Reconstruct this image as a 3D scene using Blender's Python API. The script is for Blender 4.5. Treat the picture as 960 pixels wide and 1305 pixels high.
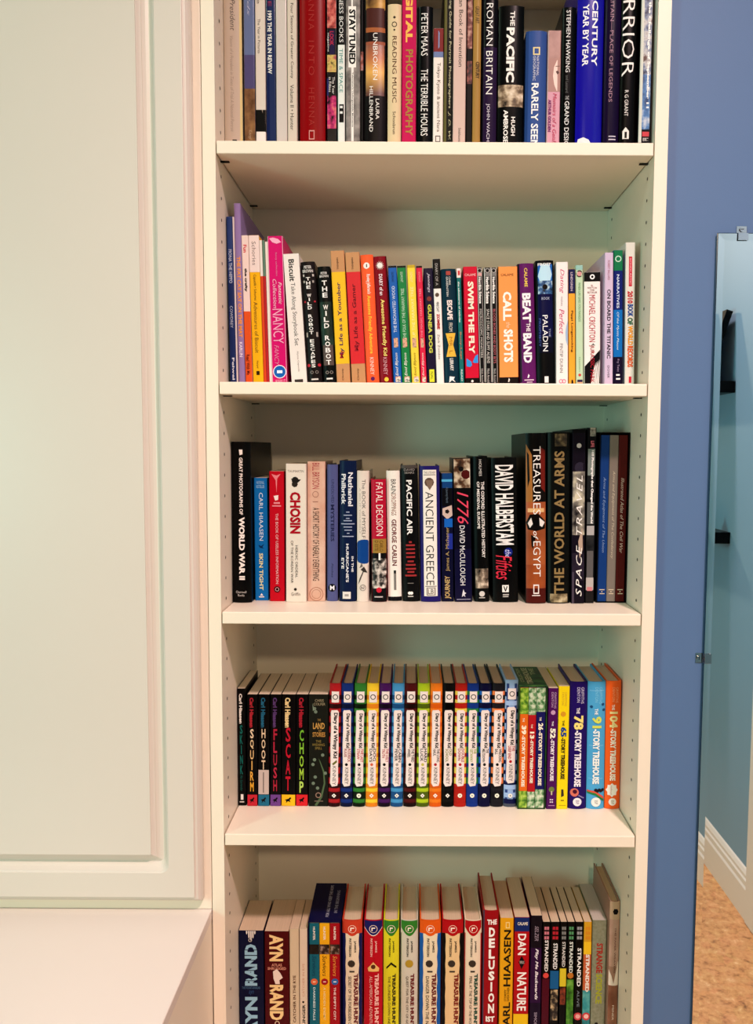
import bpy, bmesh, math, random
from mathutils import Vector, Matrix

for _o in list(bpy.data.objects):
    bpy.data.objects.remove(_o, do_unlink=True)
S = bpy.context.scene
COL = S.collection
random.seed(7)

# ------------------------------------------------------------------ camera
FPX, PITCH, ROLL, SHX = 1060.03, .07739, .00543, 43.816      # focal length in pixels of the 960x1305 frame
CAM = Vector((-.0324, -1.2503, 1.5))
cd = bpy.data.cameras.new('camera')
cam = bpy.data.objects.new('camera', cd)
COL.objects.link(cam)
cd.sensor_fit = 'VERTICAL'
cd.sensor_height = 36.0
cd.sensor_width = 36.0
cd.lens = FPX / 1305 * 36
cd.shift_x = -SHX / 1305
cd.clip_start = .01
cam.matrix_world = Matrix.Translation(CAM) @ Matrix.Rotation(math.pi / 2 - PITCH, 4, 'X') @ Matrix.Rotation(ROLL, 4, 'Z')
S.camera = cam


def ray(u, v):
    a, b = u - 480 - SHX, v - 652.5
    c, s = math.cos(ROLL), math.sin(ROLL)
    x = c * a + s * b
    up = -(-s * a + c * b)
    c, s = math.cos(PITCH), math.sin(PITCH)
    return Vector((x, c * FPX + s * up, -s * FPX + c * up))


def at_y(u, v, y):
    r = ray(u, v)
    return CAM + r * ((y - CAM.y) / r.y)


def at_z(u, v, z):
    r = ray(u, v)
    return CAM + r * ((z - CAM.z) / r.z)


# ------------------------------------------------------------------ world, lights, exposure
w = bpy.data.worlds.new('world')
S.world = w
w.use_nodes = True
w.node_tree.nodes['Background'].inputs[0].default_value = (.9, .95, 1, 1)
w.node_tree.nodes['Background'].inputs[1].default_value = .05
S.view_settings.view_transform = 'Standard'
S.view_settings.look = 'None'
S.view_settings.exposure = 0.15
S.view_settings.gamma = 1
S.view_settings.use_curve_mapping = False


def lamp(name, loc, aim, size, power, color, spread=180):
    d = bpy.data.lights.new(name, 'AREA')
    d.shape = 'DISK'
    d.size = size
    d.energy = power
    d.color = color
    d.spread = math.radians(spread)
    o = bpy.data.objects.new(name, d)
    COL.objects.link(o)
    o.location = loc
    o.rotation_euler = (Vector(aim) - Vector(loc)).to_track_quat('-Z', 'Y').to_euler()
    return o


# ceiling downlight on the left, ceiling downlight on the right, and an added warm fill light behind the camera
lamp('lamp_left', (-1.62, -1.45, 3.25), (-.1, -.35, .4), .16, 2.6, (.70, 1.0, .70), 120)
lamp('lamp_right', (.65, -1.70, 3.30), (.05, -.45, 0), .18, 26, (1.0, .70, .68), 100)
lamp('lamp_rear', (-.1, -3.3, 2.7), (0, -.3, .7), .18, 21.5, (1.0, .77, .51))
lamp('center_fill', (-.10, -1.20, 3.30), (-.05, -.6, 0), .18, 2.2, (.86, .92, .98), 100)  # added overhead fill light, balances the overall brightness
lamp('left_fill', (-1.72, -1.40, 1.45), (.7, -.7, 1.25), .7, 22, (.46, 1.0, .86))  # added greenish fill light from the left, no window is modelled there
S.cycles.use_denoising = True
S.cycles.max_bounces = 7
S.cycles.diffuse_bounces = 4
S.cycles.caustics_reflective = False
S.cycles.caustics_refractive = False


# ------------------------------------------------------------------ materials
def lin(h):
    h = h.lstrip('#')
    out = []
    for i in (0, 2, 4):
        c = int(h[i:i + 2], 16) / 255
        out.append(c / 12.92 if c <= .04045 else ((c + .055) / 1.055) ** 2.4)
    return out[0], out[1], out[2], 1.0


MATS = {}


def ink(h, g=1.22):
    c = lin(h)
    m = max(c[:3]) or 1
    k = m ** (g - 1) if m < .6 else 1 - (1 - .6 ** (g - 1)) * (1 - m) / .4
    return tuple(m * k * (x / m) ** 1.12 for x in c[:3]) + (1.0,)


def mat(hexcol, rough=.42, metal=0.0, spec=.22):
    k = (hexcol, rough, metal, spec)
    if k in MATS:
        return MATS[k]
    m = bpy.data.materials.new('col_' + hexcol)
    m.use_nodes = True
    b = m.node_tree.nodes['Principled BSDF']
    b.inputs['Base Color'].default_value = ink(hexcol)
    b.inputs['Roughness'].default_value = rough
    b.inputs['Metallic'].default_value = metal
    b.inputs['Specular IOR Level'].default_value = .3 if rough <= .2 and metal == 0 else .09 if metal == 0 else spec
    MATS[k] = m
    return m


def noise_mat(cols, scale=120, rough=.4, stretch=(1, 1, 1), detail=3, const=True):
    k = ('n',) + tuple(cols) + (scale, rough, stretch, detail, const)
    if k in MATS:
        return MATS[k]
    m = bpy.data.materials.new('pattern')
    m.use_nodes = True
    nt = m.node_tree
    b = nt.nodes['Principled BSDF']
    b.inputs['Roughness'].default_value = rough
    tc = nt.nodes.new('ShaderNodeTexCoord')
    mp = nt.nodes.new('ShaderNodeMapping')
    mp.inputs['Scale'].default_value = stretch
    no = nt.nodes.new('ShaderNodeTexNoise')
    no.inputs['Scale'].default_value = scale
    no.inputs['Detail'].default_value = detail
    rp = nt.nodes.new('ShaderNodeValToRGB')
    el = rp.color_ramp.elements
    n = len(cols)
    pos = [.32 + .36 * i / max(1, n - 1) for i in range(n)]
    b.inputs['Specular IOR Level'].default_value = .22
    el[0].position, el[0].color = pos[0], ink(cols[0])
    el[1].position, el[1].color = pos[-1], ink(cols[-1])
    for p, c in zip(pos[1:-1], cols[1:-1]):
        e = el.new(p)
        e.color = ink(c)
    nt.links.new(tc.outputs['Object'], mp.inputs[0])
    nt.links.new(mp.outputs[0], no.inputs['Vector'])
    nt.links.new(no.outputs['Fac'], rp.inputs[0])
    nt.links.new(rp.outputs[0], b.inputs['Base Color'])
    MATS[k] = m
    return m


def grad_mat(cols, rough=.35):
    """printed colour blend running down a spine: (height in metres, colour) pairs of the artwork itself"""
    k = ('g',) + tuple(cols) + (rough,)
    if k in MATS:
        return MATS[k]
    m = bpy.data.materials.new('printed_blend')
    m.use_nodes = True
    nt = m.node_tree
    b = nt.nodes['Principled BSDF']
    b.inputs['Roughness'].default_value = rough
    tc = nt.nodes.new('ShaderNodeTexCoord')
    sp = nt.nodes.new('ShaderNodeSeparateXYZ')
    mr = nt.nodes.new('ShaderNodeMapRange')
    mr.inputs['From Max'].default_value = .32
    rp = nt.nodes.new('ShaderNodeValToRGB')
    el = rp.color_ramp.elements
    el[0].position, el[0].color = cols[0][0] / .32, lin(cols[0][1])
    el[1].position, el[1].color = cols[-1][0] / .32, lin(cols[-1][1])
    for p, c in cols[1:-1]:
        e = el.new(p / .32)
        e.color = lin(c)
    nt.links.new(tc.outputs['Object'], sp.inputs[0])
    nt.links.new(sp.outputs['Z'], mr.inputs['Value'])
    nt.links.new(mr.outputs[0], rp.inputs[0])
    nt.links.new(rp.outputs[0], b.inputs['Base Color'])
    MATS[k] = m
    return m


def paint(name, hexcol, rough=.5, bump=.02, scale=60, var=.02):
    """brushed wall or cabinet paint: faint colour variation and roller texture"""
    m = bpy.data.materials.new(name)
    m.use_nodes = True
    nt = m.node_tree
    b = nt.nodes['Principled BSDF']
    b.inputs['Roughness'].default_value = rough
    b.inputs['Specular IOR Level'].default_value = .4
    tc = nt.nodes.new('ShaderNodeTexCoord')
    no = nt.nodes.new('ShaderNodeTexNoise')
    no.inputs['Scale'].default_value = 3
    no.inputs['Detail'].default_value = 4
    mx = nt.nodes.new('ShaderNodeMix')
    mx.data_type = 'RGBA'
    c = lin(hexcol)
    mx.inputs['A'].default_value = tuple(x * (1 - var) for x in c[:3]) + (1,)
    mx.inputs['B'].default_value = tuple(min(1, x * (1 + var)) for x in c[:3]) + (1,)
    nt.links.new(tc.outputs['Object'], no.inputs['Vector'])
    nt.links.new(no.outputs['Fac'], mx.inputs['Factor'])
    nt.links.new(mx.outputs['Result'], b.inputs['Base Color'])
    n2 = nt.nodes.new('ShaderNodeTexNoise')
    n2.inputs['Scale'].default_value = scale * 10
    bp = nt.nodes.new('ShaderNodeBump')
    bp.inputs['Strength'].default_value = bump
    bp.inputs['Distance'].default_value = .002
    nt.links.new(tc.outputs['Object'], n2.inputs['Vector'])
    nt.links.new(n2.outputs['Fac'], bp.inputs['Height'])
    nt.links.new(bp.outputs['Normal'], b.inputs['Normal'])
    return m


def page_mat(hexcol):
    k = ('pages', hexcol)
    if k in MATS:
        return MATS[k]
    m = bpy.data.materials.new('paper_edges')
    m.use_nodes = True
    nt = m.node_tree
    b = nt.nodes['Principled BSDF']
    b.inputs['Roughness'].default_value = .8
    tc = nt.nodes.new('ShaderNodeTexCoord')
    mp = nt.nodes.new('ShaderNodeMapping')
    mp.inputs['Scale'].default_value = (1, .02, .02)
    no = nt.nodes.new('ShaderNodeTexNoise')
    no.inputs['Scale'].default_value = 700
    no.inputs['Detail'].default_value = 4
    mx = nt.nodes.new('ShaderNodeMix')
    mx.data_type = 'RGBA'
    c = lin(hexcol)
    mx.inputs['A'].default_value = tuple(x * .85 for x in c[:3]) + (1,)
    mx.inputs['B'].default_value = tuple(min(1, x * 1.2) for x in c[:3]) + (1,)
    nt.links.new(tc.outputs['Object'], mp.inputs[0])
    nt.links.new(mp.outputs[0], no.inputs['Vector'])
    nt.links.new(no.outputs['Fac'], mx.inputs['Factor'])
    nt.links.new(mx.outputs['Result'], b.inputs['Base Color'])
    MATS[k] = m
    return m


WHITE = paint('bookcase_finish', 'EFE4D0', .38, .01)
DOORW = paint('cabinet_paint', 'D8CFC3', .38, .01)
TOPW = paint('countertop_paint', 'DFD4CB', .36, .01)
PALE = paint('pale_blue_wall_paint', '80A8C4', .55, .05)
BLUE = paint('blue_wall_paint', '51709A', .55, .05)
CEIL = paint('ceiling_paint', 'E8E6E0', .7, .03)
TRIM = paint('trim_paint', 'EEEAE4', .35, .01)
DARK = mat('241C18', .6)
BLACKW = mat('0B0B0C', .35)
CHROME = mat('D8D8DA', .12, 1.0, .5)


# ------------------------------------------------------------------ object helpers
def props(o, label=None, cat=None, group=None, kind=None):
    if label:
        o['label'] = label
    if cat:
        o['category'] = cat
    if group:
        o['group'] = group
    if kind:
        o['kind'] = kind
    return o


def empty(name, loc=(0, 0, 0)):
    o = bpy.data.objects.new(name, None)
    o.empty_display_size = .05
    o.location = loc
    COL.objects.link(o)
    return o


class MB:
    """collects verts / faces / material slots of one mesh"""

    def __init__(s):
        s.v, s.f, s.m, s.mats = [], [], [], []

    def slot(s, m):
        if m not in s.mats:
            s.mats.append(m)
        return s.mats.index(m)

    def add(s, verts, faces, m):
        k = len(s.v)
        s.v += [tuple(p) for p in verts]
        i = s.slot(m)
        for f in faces:
            s.f.append([k + j for j in f])
            s.m.append(i)

    def box(s, a, b, m):
        (x0, y0, z0), (x1, y1, z1) = a, b
        s.add([(x0, y0, z0), (x1, y0, z0), (x1, y1, z0), (x0, y1, z0), (x0, y0, z1), (x1, y0, z1), (x1, y1, z1), (x0, y1, z1)],
              [(0, 3, 2, 1), (4, 5, 6, 7), (0, 1, 5, 4), (1, 2, 6, 5), (2, 3, 7, 6), (3, 0, 4, 7)], m)

    def disc(s, c, nrm, r, m, n=10, th=0):
        nrm = Vector(nrm).normalized()
        a = nrm.orthogonal().normalized()
        b = nrm.cross(a)
        c = Vector(c)
        vs = [c + a * (r * math.cos(2 * math.pi * i / n)) + b * (r * math.sin(2 * math.pi * i / n)) for i in range(n)]
        fs = [tuple(range(n))]
        if th:
            vs += [p - nrm * th for p in vs]
            fs += [(i, i + n, (i + 1) % n + n, (i + 1) % n) for i in range(n)]
        s.add(vs, fs, m)

    def build(s, name, parent=None, bevel=0, smooth=False):
        me = bpy.data.meshes.new(name)
        me.from_pydata(s.v, [], s.f)
        for m in s.mats:
            me.materials.append(m)
        me.polygons.foreach_set('material_index', s.m)
        if smooth:
            me.polygons.foreach_set('use_smooth', [True] * len(me.polygons))
        me.update()
        o = bpy.data.objects.new(name, me)
        COL.objects.link(o)
        if parent:
            o.parent = parent
        if bevel:
            md = o.modifiers.new('bevel', 'BEVEL')
            md.width = bevel
            md.segments = 2
            md.limit_method = 'ANGLE'
        return o


def boxobj(name, a, b, m, parent=None, bevel=0):
    mb = MB()
    mb.box(a, b, m)
    return mb.build(name, parent, bevel)


# ------------------------------------------------------------------ the room
XR, XL, YB, ZC = 1.056, -1.75, -3.7, 3.40        # right wall, left wall, wall behind the camera, ceiling
YW = .012                                       # blue wall beside the bookcase
cork = bpy.data.materials.new('cork_floor')
cork.use_nodes = True
_n = cork.node_tree
_b = _n.nodes['Principled BSDF']
_b.inputs['Roughness'].default_value = .45
_tc = _n.nodes.new('ShaderNodeTexCoord')
_v = _n.nodes.new('ShaderNodeTexVoronoi')
_v.inputs['Scale'].default_value = 34
_v.inputs['Randomness'].default_value = 1
_no = _n.nodes.new('ShaderNodeTexNoise')
_no.inputs['Scale'].default_value = 38
_no.inputs['Detail'].default_value = 8
_no.inputs['Roughness'].default_value = .7
_no.inputs['Distortion'].default_value = .25
_r1 = _n.nodes.new('ShaderNodeValToRGB')
_e = _r1.color_ramp.elements
_e[0].position, _e[0].color = .28, lin('4A2C18')
_e[1].position, _e[1].color = .70, lin('F0C898')
for _p, _c in ((.37, 'A8764A'), (.48, 'CE9862'), (.58, 'D8A670')):
    _x = _e.new(_p)
    _x.color = lin(_c)
_mx = _n.nodes.new('ShaderNodeMix')
_mx.data_type = 'RGBA'
_mx.blend_type = 'MULTIPLY'
_mx.inputs['Factor'].default_value = .35
_n.links.new(_tc.outputs['Object'], _v.inputs['Vector'])
_n.links.new(_tc.outputs['Object'], _no.inputs['Vector'])
_n.links.new(_no.outputs['Fac'], _r1.inputs[0])
_n.links.new(_r1.outputs[0], _mx.inputs['A'])
_n.links.new(_v.outputs['Color'], _mx.inputs['B'])
_hs = _n.nodes.new('ShaderNodeHueSaturation')
_hs.inputs['Saturation'].default_value = .95
_n.links.new(_mx.outputs['Result'], _hs.inputs['Color'])
_rgb = _n.nodes.new('ShaderNodeMix')
_rgb.data_type = 'RGBA'
_rgb.inputs['Factor'].default_value = .78
_n.links.new(_hs.outputs[0], _rgb.inputs['A'])
_n.links.new(_r1.outputs[0], _rgb.inputs['B'])
_n.links.new(_rgb.outputs['Result'], _b.inputs['Base Color'])

props(boxobj('floor', (XL - .1, YB - .1, -.05), (XR + .1, .36, 0), cork), kind='structure')
props(boxobj('ceiling', (XL - .1, YB - .1, ZC), (XR + .1, .36, ZC + .05), CEIL), kind='structure')
props(boxobj('wall_alcove', (XL - .1, .30, 0), (.3405, .36, ZC), BLUE), kind='structure')
props(boxobj('wall_back', (.3410, YW, 0), (XR + .1, .36, ZC), BLUE), kind='structure')
props(boxobj('wall_left', (XL - .1, YB, 0), (XL, .30, ZC), BLUE), kind='structure')
props(boxobj('wall_rear', (XL - .1, YB - .1, 0), (XR + .1, YB, ZC), BLUE), kind='structure')
props(boxobj('wall_right', (XR, YB, 0), (XR + .1, YW, ZC), PALE), kind='structure')


def baseboard(name, x, y0, y1):
    """moulded white baseboard running along the right wall"""
    prof = [(0, 0), (-.016, 0), (-.016, .098), (-.0125, .106), (-.0125, .122), (-.009, .128), (-.009, .138), (-.004, .150), (0, .155)]
    mb = MB()
    n = len(prof)
    vs = [(x + px, y0, pz) for px, pz in prof] + [(x + px, y1, pz) for px, pz in prof]
    fs = [(i, i + 1, i + 1 + n, i + n) for i in range(n - 1)] + [tuple(range(n))[::-1], tuple(range(n, 2 * n))]
    mb.add(vs, fs, TRIM)
    return props(mb.build(name), kind='structure')


DY0, DY1 = -1.206, -.36                      # doorway in the right wall
baseboard('baseboard_right', XR, YB, DY0 - .072)
# door casing: moulded boards around the doorway, and the closed white door inside it
mb = MB()
for a, b in (((XR - .022, DY0 - .07, 0), (XR, DY0, 2.09)), ((XR - .022, DY1, 0), (XR, DY1 + .07, 2.09)), ((XR - .022, DY0 - .07, 2.09), (XR, DY1 + .07, 2.16))):
    mb.box(a, b, TRIM)
props(mb.build('trim_1', bevel=.004), kind='structure')
mb = MB()
mb.box((XR - .006, DY0 + .001, .008), (XR, DY1 - .001, 2.088), TRIM)
for z0, z1 in ((.2, .95), (1.1, 1.95)):
    for y0, y1 in ((DY0 + .12, DY0 + .40), (DY0 + .48, DY1 - .12)):
        mb.box((XR - .011, y0, z0), (XR - .006, y1, z1), TRIM)
props(mb.build('door_1', bevel=.002), kind='structure')

# ------------------------------------------------------------------ bookcase
SX = .3205                                      # inner half width
TH = .019                                       # board thickness
D = .287                                        # inner depth
TS = .0183
SHZ = [2.292, 1.9446, 1.5962, 1.2490, .8993, .487]   # tops of the shelves, from above the frame down
bc = empty('bookcase', (0, 0, 0))
props(bc, 'tall white open bookcase filled with books between white cabinet and blue wall', 'bookcase')
for s in (-1, 1):
    mb = MB()
    a, b = (s * SX, s * (SX + TH))
    mb.box((min(a, b), 0, 0), (max(a, b), D + .006, 2.56), WHITE)
    for yy in (.034, .256):
        z = .56
        while z < 2.25:
            mb.disc((s * (SX - .0003), yy, z), (-s, 0, 0), .0026, DARK, 10)
            z += .032
    mb.build('side_panel', bc)
boxobj('back_panel', (-SX, D, .06), (SX, D + .006, 2.54), WHITE, bc)
boxobj('top_panel', (-SX, 0, 2.54), (SX, D, 2.56), WHITE, bc)
boxobj('toe_kick', (-SX, .05, 0), (SX, .068, .06), WHITE, bc)
boxobj('bottom_panel', (-SX, 0, .06), (SX, D, .079), WHITE, bc)
for i, z in enumerate(SHZ):
    x0, x1 = (-SX + .0016, SX - .0016) if i < 5 else (-SX, SX)
    boxobj('shelf', (x0, 0, z - TS), (x1, D - .001, z), WHITE, bc, bevel=.0012)
    if i == 5:
        continue
    for s in (-1, 1):
        for yy in (.034, .262):
            mb = MB()
            zz = z - TS
            xa, xb = sorted((s * SX, s * (SX - .013)))
            mb.box((xa, yy - .0028, zz - .0016), (xb, yy + .0028, zz - .0003), DARK)
            props(mb.build('shelf_pin', bc), label='small dark metal shelf pin')

# ------------------------------------------------------------------ wall cabinet with the raised panel door
XS = -SX - TH - .0012                           # right side of the white cabinets
ZK = .7775                                       # top of the countertop
wc = empty('wall_cabinet', (-.62, 0, ZK))
props(wc, 'tall white cabinet with raised panel door standing on the countertop', 'cabinet')


def local(o, root):
    o.matrix_parent_inverse = Matrix.Translation(root.location).inverted()
    return o


local(boxobj('case', (-1.0, 0, ZK + .0006), (XS, .296, 2.55), WHITE, wc, bevel=.0008), wc)
DX1, DX0 = -.3517, -.93                          # door edges
DZ0, DZ1 = .7980, 2.50


def rr(x0, z0, x1, z1, r, n=6):
    """rounded rectangle, counter-clockwise seen from the front"""
    pts = []
    for cx, cz, a0 in ((x1 - r, z0 + r, -90), (x1 - r, z1 - r, 0), (x0 + r, z1 - r, 90), (x0 + r, z0 + r, 180)):
        for i in range(n + 1):
            a = math.radians(a0 + 90 * i / n)
            pts.append((cx + r * math.cos(a), cz + r * math.sin(a)))
    return pts


# rings of the door face from the outer edge to the raised field: (inset from the door edge, y, corner radius)
rings = [(0, -.0015, .0015), (0, -.010, .0015), (.002, -.0145, .002), (.0055, -.0180, .002), (.0095, -.0192, .002), (.0100, -.0212, .002),
         (.0108, -.0215, .002), (.0490, -.0215, .013), (.0502, -.0200, .013), (.0512, -.0196, .012), (.0555, -.0125, .011), (.0590, -.0075, .010),
         (.0600, -.0062, .010), (.0612, -.0060, .0015), (.0655, -.0078, .0012), (.0700, -.0110, .0012), (.0702, -.0122, .0012), (.0735, -.0146, .001),
         (.0765, -.0174, .001), (.0768, -.0192, .001), (.0790, -.0192, .001)]
mb = MB()
vs, fs = [], []
for ins, y, r in rings:
    vs += [(px, y, pz) for px, pz in rr(DX0 + ins, DZ0 + ins, DX1 - ins, DZ1 - ins, r)]
n = 28
for k in range(len(rings) - 1):
    for i in range(n):
        fs.append((k * n + i, k * n + (i + 1) % n, (k + 1) * n + (i + 1) % n, (k + 1) * n + i))
fs.append(tuple(range((len(rings) - 1) * n, len(rings) * n)))
fs.append(tuple(range(n))[::-1])
mb.add(vs, fs, DOORW)
local(mb.build('door', wc), wc)

ct = boxobj('countertop', (-1.6, -.60, ZK - .017), (XS, .296, ZK), TOPW, bevel=.0015)
props(ct, 'white painted countertop below the tall raised panel cabinet', 'countertop')
bcab = empty('base_cabinet', (-1.0, -.28, 0))
props(bcab, 'white base cabinet under the white countertop left of bookcase', 'cabinet')
mb = MB()
mb.box((-1.59, -.585, .08), (XS - .0008, .295, ZK - .0175), WHITE)
mb.box((-1.59, -.54, 0), (XS - .0008, .295, .08), WHITE)
local(mb.build('case', bcab), bcab)
for i in range(3):
    x0 = -1.57 + i * .406
    local(boxobj('door', (x0, -.604, .10), (x0 + .40, -.5855, ZK - .04), DOORW, bcab, bevel=.003), bcab)

# ------------------------------------------------------------------ mirror with bevelled edge, held by clips
mirror_m = bpy.data.materials.new('mirror_glass')
mirror_m.use_nodes = True
_b = mirror_m.node_tree.nodes['Principled BSDF']
_b.inputs['Base Color'].default_value = (.90, .93, .92, 1)
_b.inputs['Metallic'].default_value = 1
_b.inputs['Roughness'].default_value = .01
edge_m = mat('2E4A62', .15)
MX0, MX1, MZ0, MZ1 = .4195, .92, .34, 1.8175
YM = YW - .006
mb = MB()
bw, lift = .0100, .00021
o_ = [(MX0, MZ0), (MX1, MZ0), (MX1, MZ1), (MX0, MZ1)]
i_ = [(MX0 + bw, MZ0 + bw), (MX1 - bw, MZ0 + bw), (MX1 - bw, MZ1 - bw), (MX0 + bw, MZ1 - bw)]
vs = [(x, YM - lift, z) for x, z in o_] + [(x, YM, z) for x, z in i_]
mb.add(vs, [(0, 1, 5, 4), (1, 2, 6, 5), (2, 3, 7, 6), (3, 0, 4, 7), (4, 5, 6, 7)], mirror_m)
e = .0014
vs = [(x, YM - lift, z) for x, z in o_] + [(x, YW - .0002, z) for x, z in o_]
mb.add(vs, [(0, 4, 5, 1), (1, 5, 6, 2), (2, 6, 7, 3), (3, 7, 4, 0)], edge_m)
ox = [(MX0 - e, MZ0 - e), (MX1 + e, MZ0 - e), (MX1 + e, MZ1 + e), (MX0 - e, MZ1 + e)]
vs = [(x, YM - lift + .0012, z) for x, z in o_] + [(x, YM - lift + .0016, z) for x, z in ox]
mb.add(vs, [(0, 4, 5, 1), (1, 5, 6, 2), (2, 6, 7, 3), (3, 7, 4, 0)], edge_m)
props(mb.build('wall_mirror'), 'tall frameless mirror clipped to the blue wall', 'mirror')


def clip(loc, rot, label):
    r = empty('mirror_clip', loc)
    r.rotation_euler = (0, rot, 0)
    props(r, label, 'mirror clip', 'metal clips holding the mirror')
    mb = MB()                                      # plate on the wall, step over the glass edge, lip on the glass
    t = YW - YM
    pts = [(0, .0005), (.0105, .0005), (.0115, -t - .0008), (.022, -t - .0012)]
    h = .0075
    vs, fs = [], []
    th = .0014
    for z, y in pts:
        vs += [(-h, y, -z), (h, y, -z), (h, y - th, -z), (-h, y - th, -z)]
    for k in range(3):
        for i in range(4):
            fs.append((k * 4 + i, k * 4 + (i + 1) % 4, k * 4 + 4 + (i + 1) % 4, k * 4 + 4 + i))
    fs += [(0, 3, 2, 1), (12, 13, 14, 15)]
    mb.add(vs, fs, CHROME)
    mb.build('bracket', r, bevel=.0006)
    mb = MB()
    mb.disc((0, -.0030, -.0048), (0, -1, 0), .0034, CHROME, 14, .0032)
    mb.box((-.0026, -.0032, -.0053), (.0026, -.0029, -.0043), DARK)
    mb.build('screw', r)
    return r


pc = at_y(945, 297, YW)
clip((pc.x, YW - .0006, MZ1 + .0118), 0, 'small metal clip on the top edge of the mirror')
pc = at_y(892, 838, YW)
clip((MX0 - .0118, YW - .0006, pc.z), -math.pi / 2, 'small metal clip on the left edge of the mirror')

# ------------------------------------------------------------------ what the mirror shows: black shelves on the right wall
for z, lab in ((1.7285, 'upper black floating shelf on the wall reflected in the mirror'), (1.2180, 'lower black floating shelf on the wall reflected in the mirror')):
    props(boxobj('floating_shelf', (XR - .115, -2.25, z - .039), (XR - .0005, -1.554, z), BLACKW, bevel=.0015), lab, 'floating shelf', 'black floating shelves on the right wall')
fr = empty('picture_frame', (XR - .108, -1.625, 1.7362))
fr.rotation_euler = (0, math.radians(18.5), 0)
props(fr, 'black picture frame leaning on the upper floating shelf', 'picture frame')
mb = MB()
for a, b in (((0, -.20, 0), (.022, .05, .02)), ((0, -.20, .225), (.022, .05, .245)), ((0, .03, .02), (.022, .05, .225)), ((0, -.20, .02), (.022, -.18, .225))):
    mb.box(a, b, BLACKW)
mb.build('frame', fr)
mb = MB()
mb.box((.008, -.18, .02), (.014, .03, .225), noise_mat(('1A1614', '5A4C46', 'B9ABA2', 'F0ECE8'), 14))
mb.build('photograph', fr)
mb = MB()
vs, fs = [], []
n = 14
for k, (r, h) in enumerate(((.026, 0), (.030, .010), (.024, .022), (.010, .030), (.008, .040), (.004, .046))):
    vs += [(r * math.cos(2 * math.pi * i / n), r * math.sin(2 * math.pi * i / n), h) for i in range(n)]
    if k:
        fs += [((k - 1) * n + i, (k - 1) * n + (i + 1) % n, k * n + (i + 1) % n, k * n + i) for i in range(n)]
fs += [tuple(range(n))[::-1], tuple(range(5 * n, 6 * n))]
mb.add(vs, fs, mat('15130F', .5))
_o = mb.build('ornament', smooth=True)
_o.location = (XR - .080, -1.605, 1.2181)
props(_o, 'small dark ornament on the lower floating shelf', 'ornament')

# ------------------------------------------------------------------ lettering
GLY = {}


def glyphs(text, style=''):
    """outline of a line (or lines) of lettering as (points, faces) normalised to the unit square"""
    k = (text, style)
    if k in GLY:
        return GLY[k]
    c = bpy.data.curves.new('lettering', 'FONT')
    c.body = text
    c.resolution_u = 2
    c.fill_mode = 'FRONT'
    c.align_x = 'CENTER' if 'm' in style else 'LEFT'
    c.space_line = .95
    if 'b' in style:
        c.offset = .022
    if 'B' in style:
        c.offset = .045
    if 't' in style:
        c.offset = -.008
    if 'i' in style:
        c.shear = .3
    if 's' in style:
        c.space_character = 1.25
    o = bpy.data.objects.new('lettering', c)
    me = o.to_mesh()
    pts = [(p.co.x, p.co.y) for p in me.vertices]
    fcs = [tuple(p.vertices) for p in me.polygons]
    nz = sum(p.normal.z for p in me.polygons)
    if nz < 0:
        fcs = [f[::-1] for f in fcs]
    o.to_mesh_clear()
    bpy.data.objects.remove(o)
    bpy.data.curves.remove(c)
    x0, x1 = min(p[0] for p in pts), max(p[0] for p in pts)
    y0, y1 = min(p[1] for p in pts), max(p[1] for p in pts)
    pts = [((x - x0) / max(1e-6, x1 - x0), (y - y0) / max(1e-6, y1 - y0)) for x, y in pts]
    GLY[k] = (pts, fcs)
    return GLY[k]


# element constructors; v is the picture row (top to bottom) where the mark sits, u runs 0..1 across the spine
def T(text, v0, v1, c, u0=.28, u1=.72, st=''):
    return ('T', text, v0, v1, c, u0, u1, st)


def U(text, v0, v1, c, u0=.28, u1=.72, st=''):
    return ('U', text, v0, v1, c, u0, u1, st)


def H(text, v0, v1, c, u0=.15, u1=.85, st=''):
    return ('H', text, v0, v1, c, u0, u1, st)


def V(text, v0, v1, c, u0=.3, u1=.7, st='', gap=.22):
    n = len(text)
    out = []
    hh = (v1 - v0) / n
    for i, ch in enumerate(text):
        if ch == ' ':
            continue
        e = .36 if ch in 'I1' else 0
        col = c if isinstance(c, str) else c[i % len(c)]
        out.append(('H', ch, v0 + hh * i, v0 + hh * (i + 1 - gap), col, u0 + e * (u1 - u0), u1 - e * (u1 - u0), st))
    return out


def R(v0, v1, c, u0=0, u1=1):
    return ('R', v0, v1, c, u0, u1)


def DI(v, u, r, c, n=16):
    return ('D', v, u, r, c, n)


def N(v0, v1, cols, u0=0, u1=1, sc=140):
    return ('R', v0, v1, ('noise', tuple(cols), sc), u0, u1)


def PL(pts, c):
    return ('P', pts, c)


def RING(v, u, r, c, th=.3):
    return ('O', v, u, r, c, th)


def FR(v0, v1, c, u0, u1, t=.12):
    """rectangular outline"""
    dv = (v1 - v0) * t
    du = (u1 - u0) * t * 1.2
    return [R(v0, v0 + dv, c, u0, u1), R(v1 - dv, v1, c, u0, u1), R(v0, v1, c, u0, u0 + du), R(v0, v1, c, u1 - du, u1)]


def flat(els):
    out = []
    for e in els:
        if isinstance(e, list):
            out += flat(e)
        else:
            out.append(e)
    return out


def colmat(c, rough):
    if isinstance(c, tuple) and c[0] == 'noise':
        return noise_mat(c[1], c[2], rough)
    if isinstance(c, tuple) and c[0] == 'grad':
        return grad_mat(c[1], rough)
    return mat(c, rough)


UG = [i / 20 for i in range(21)]


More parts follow.
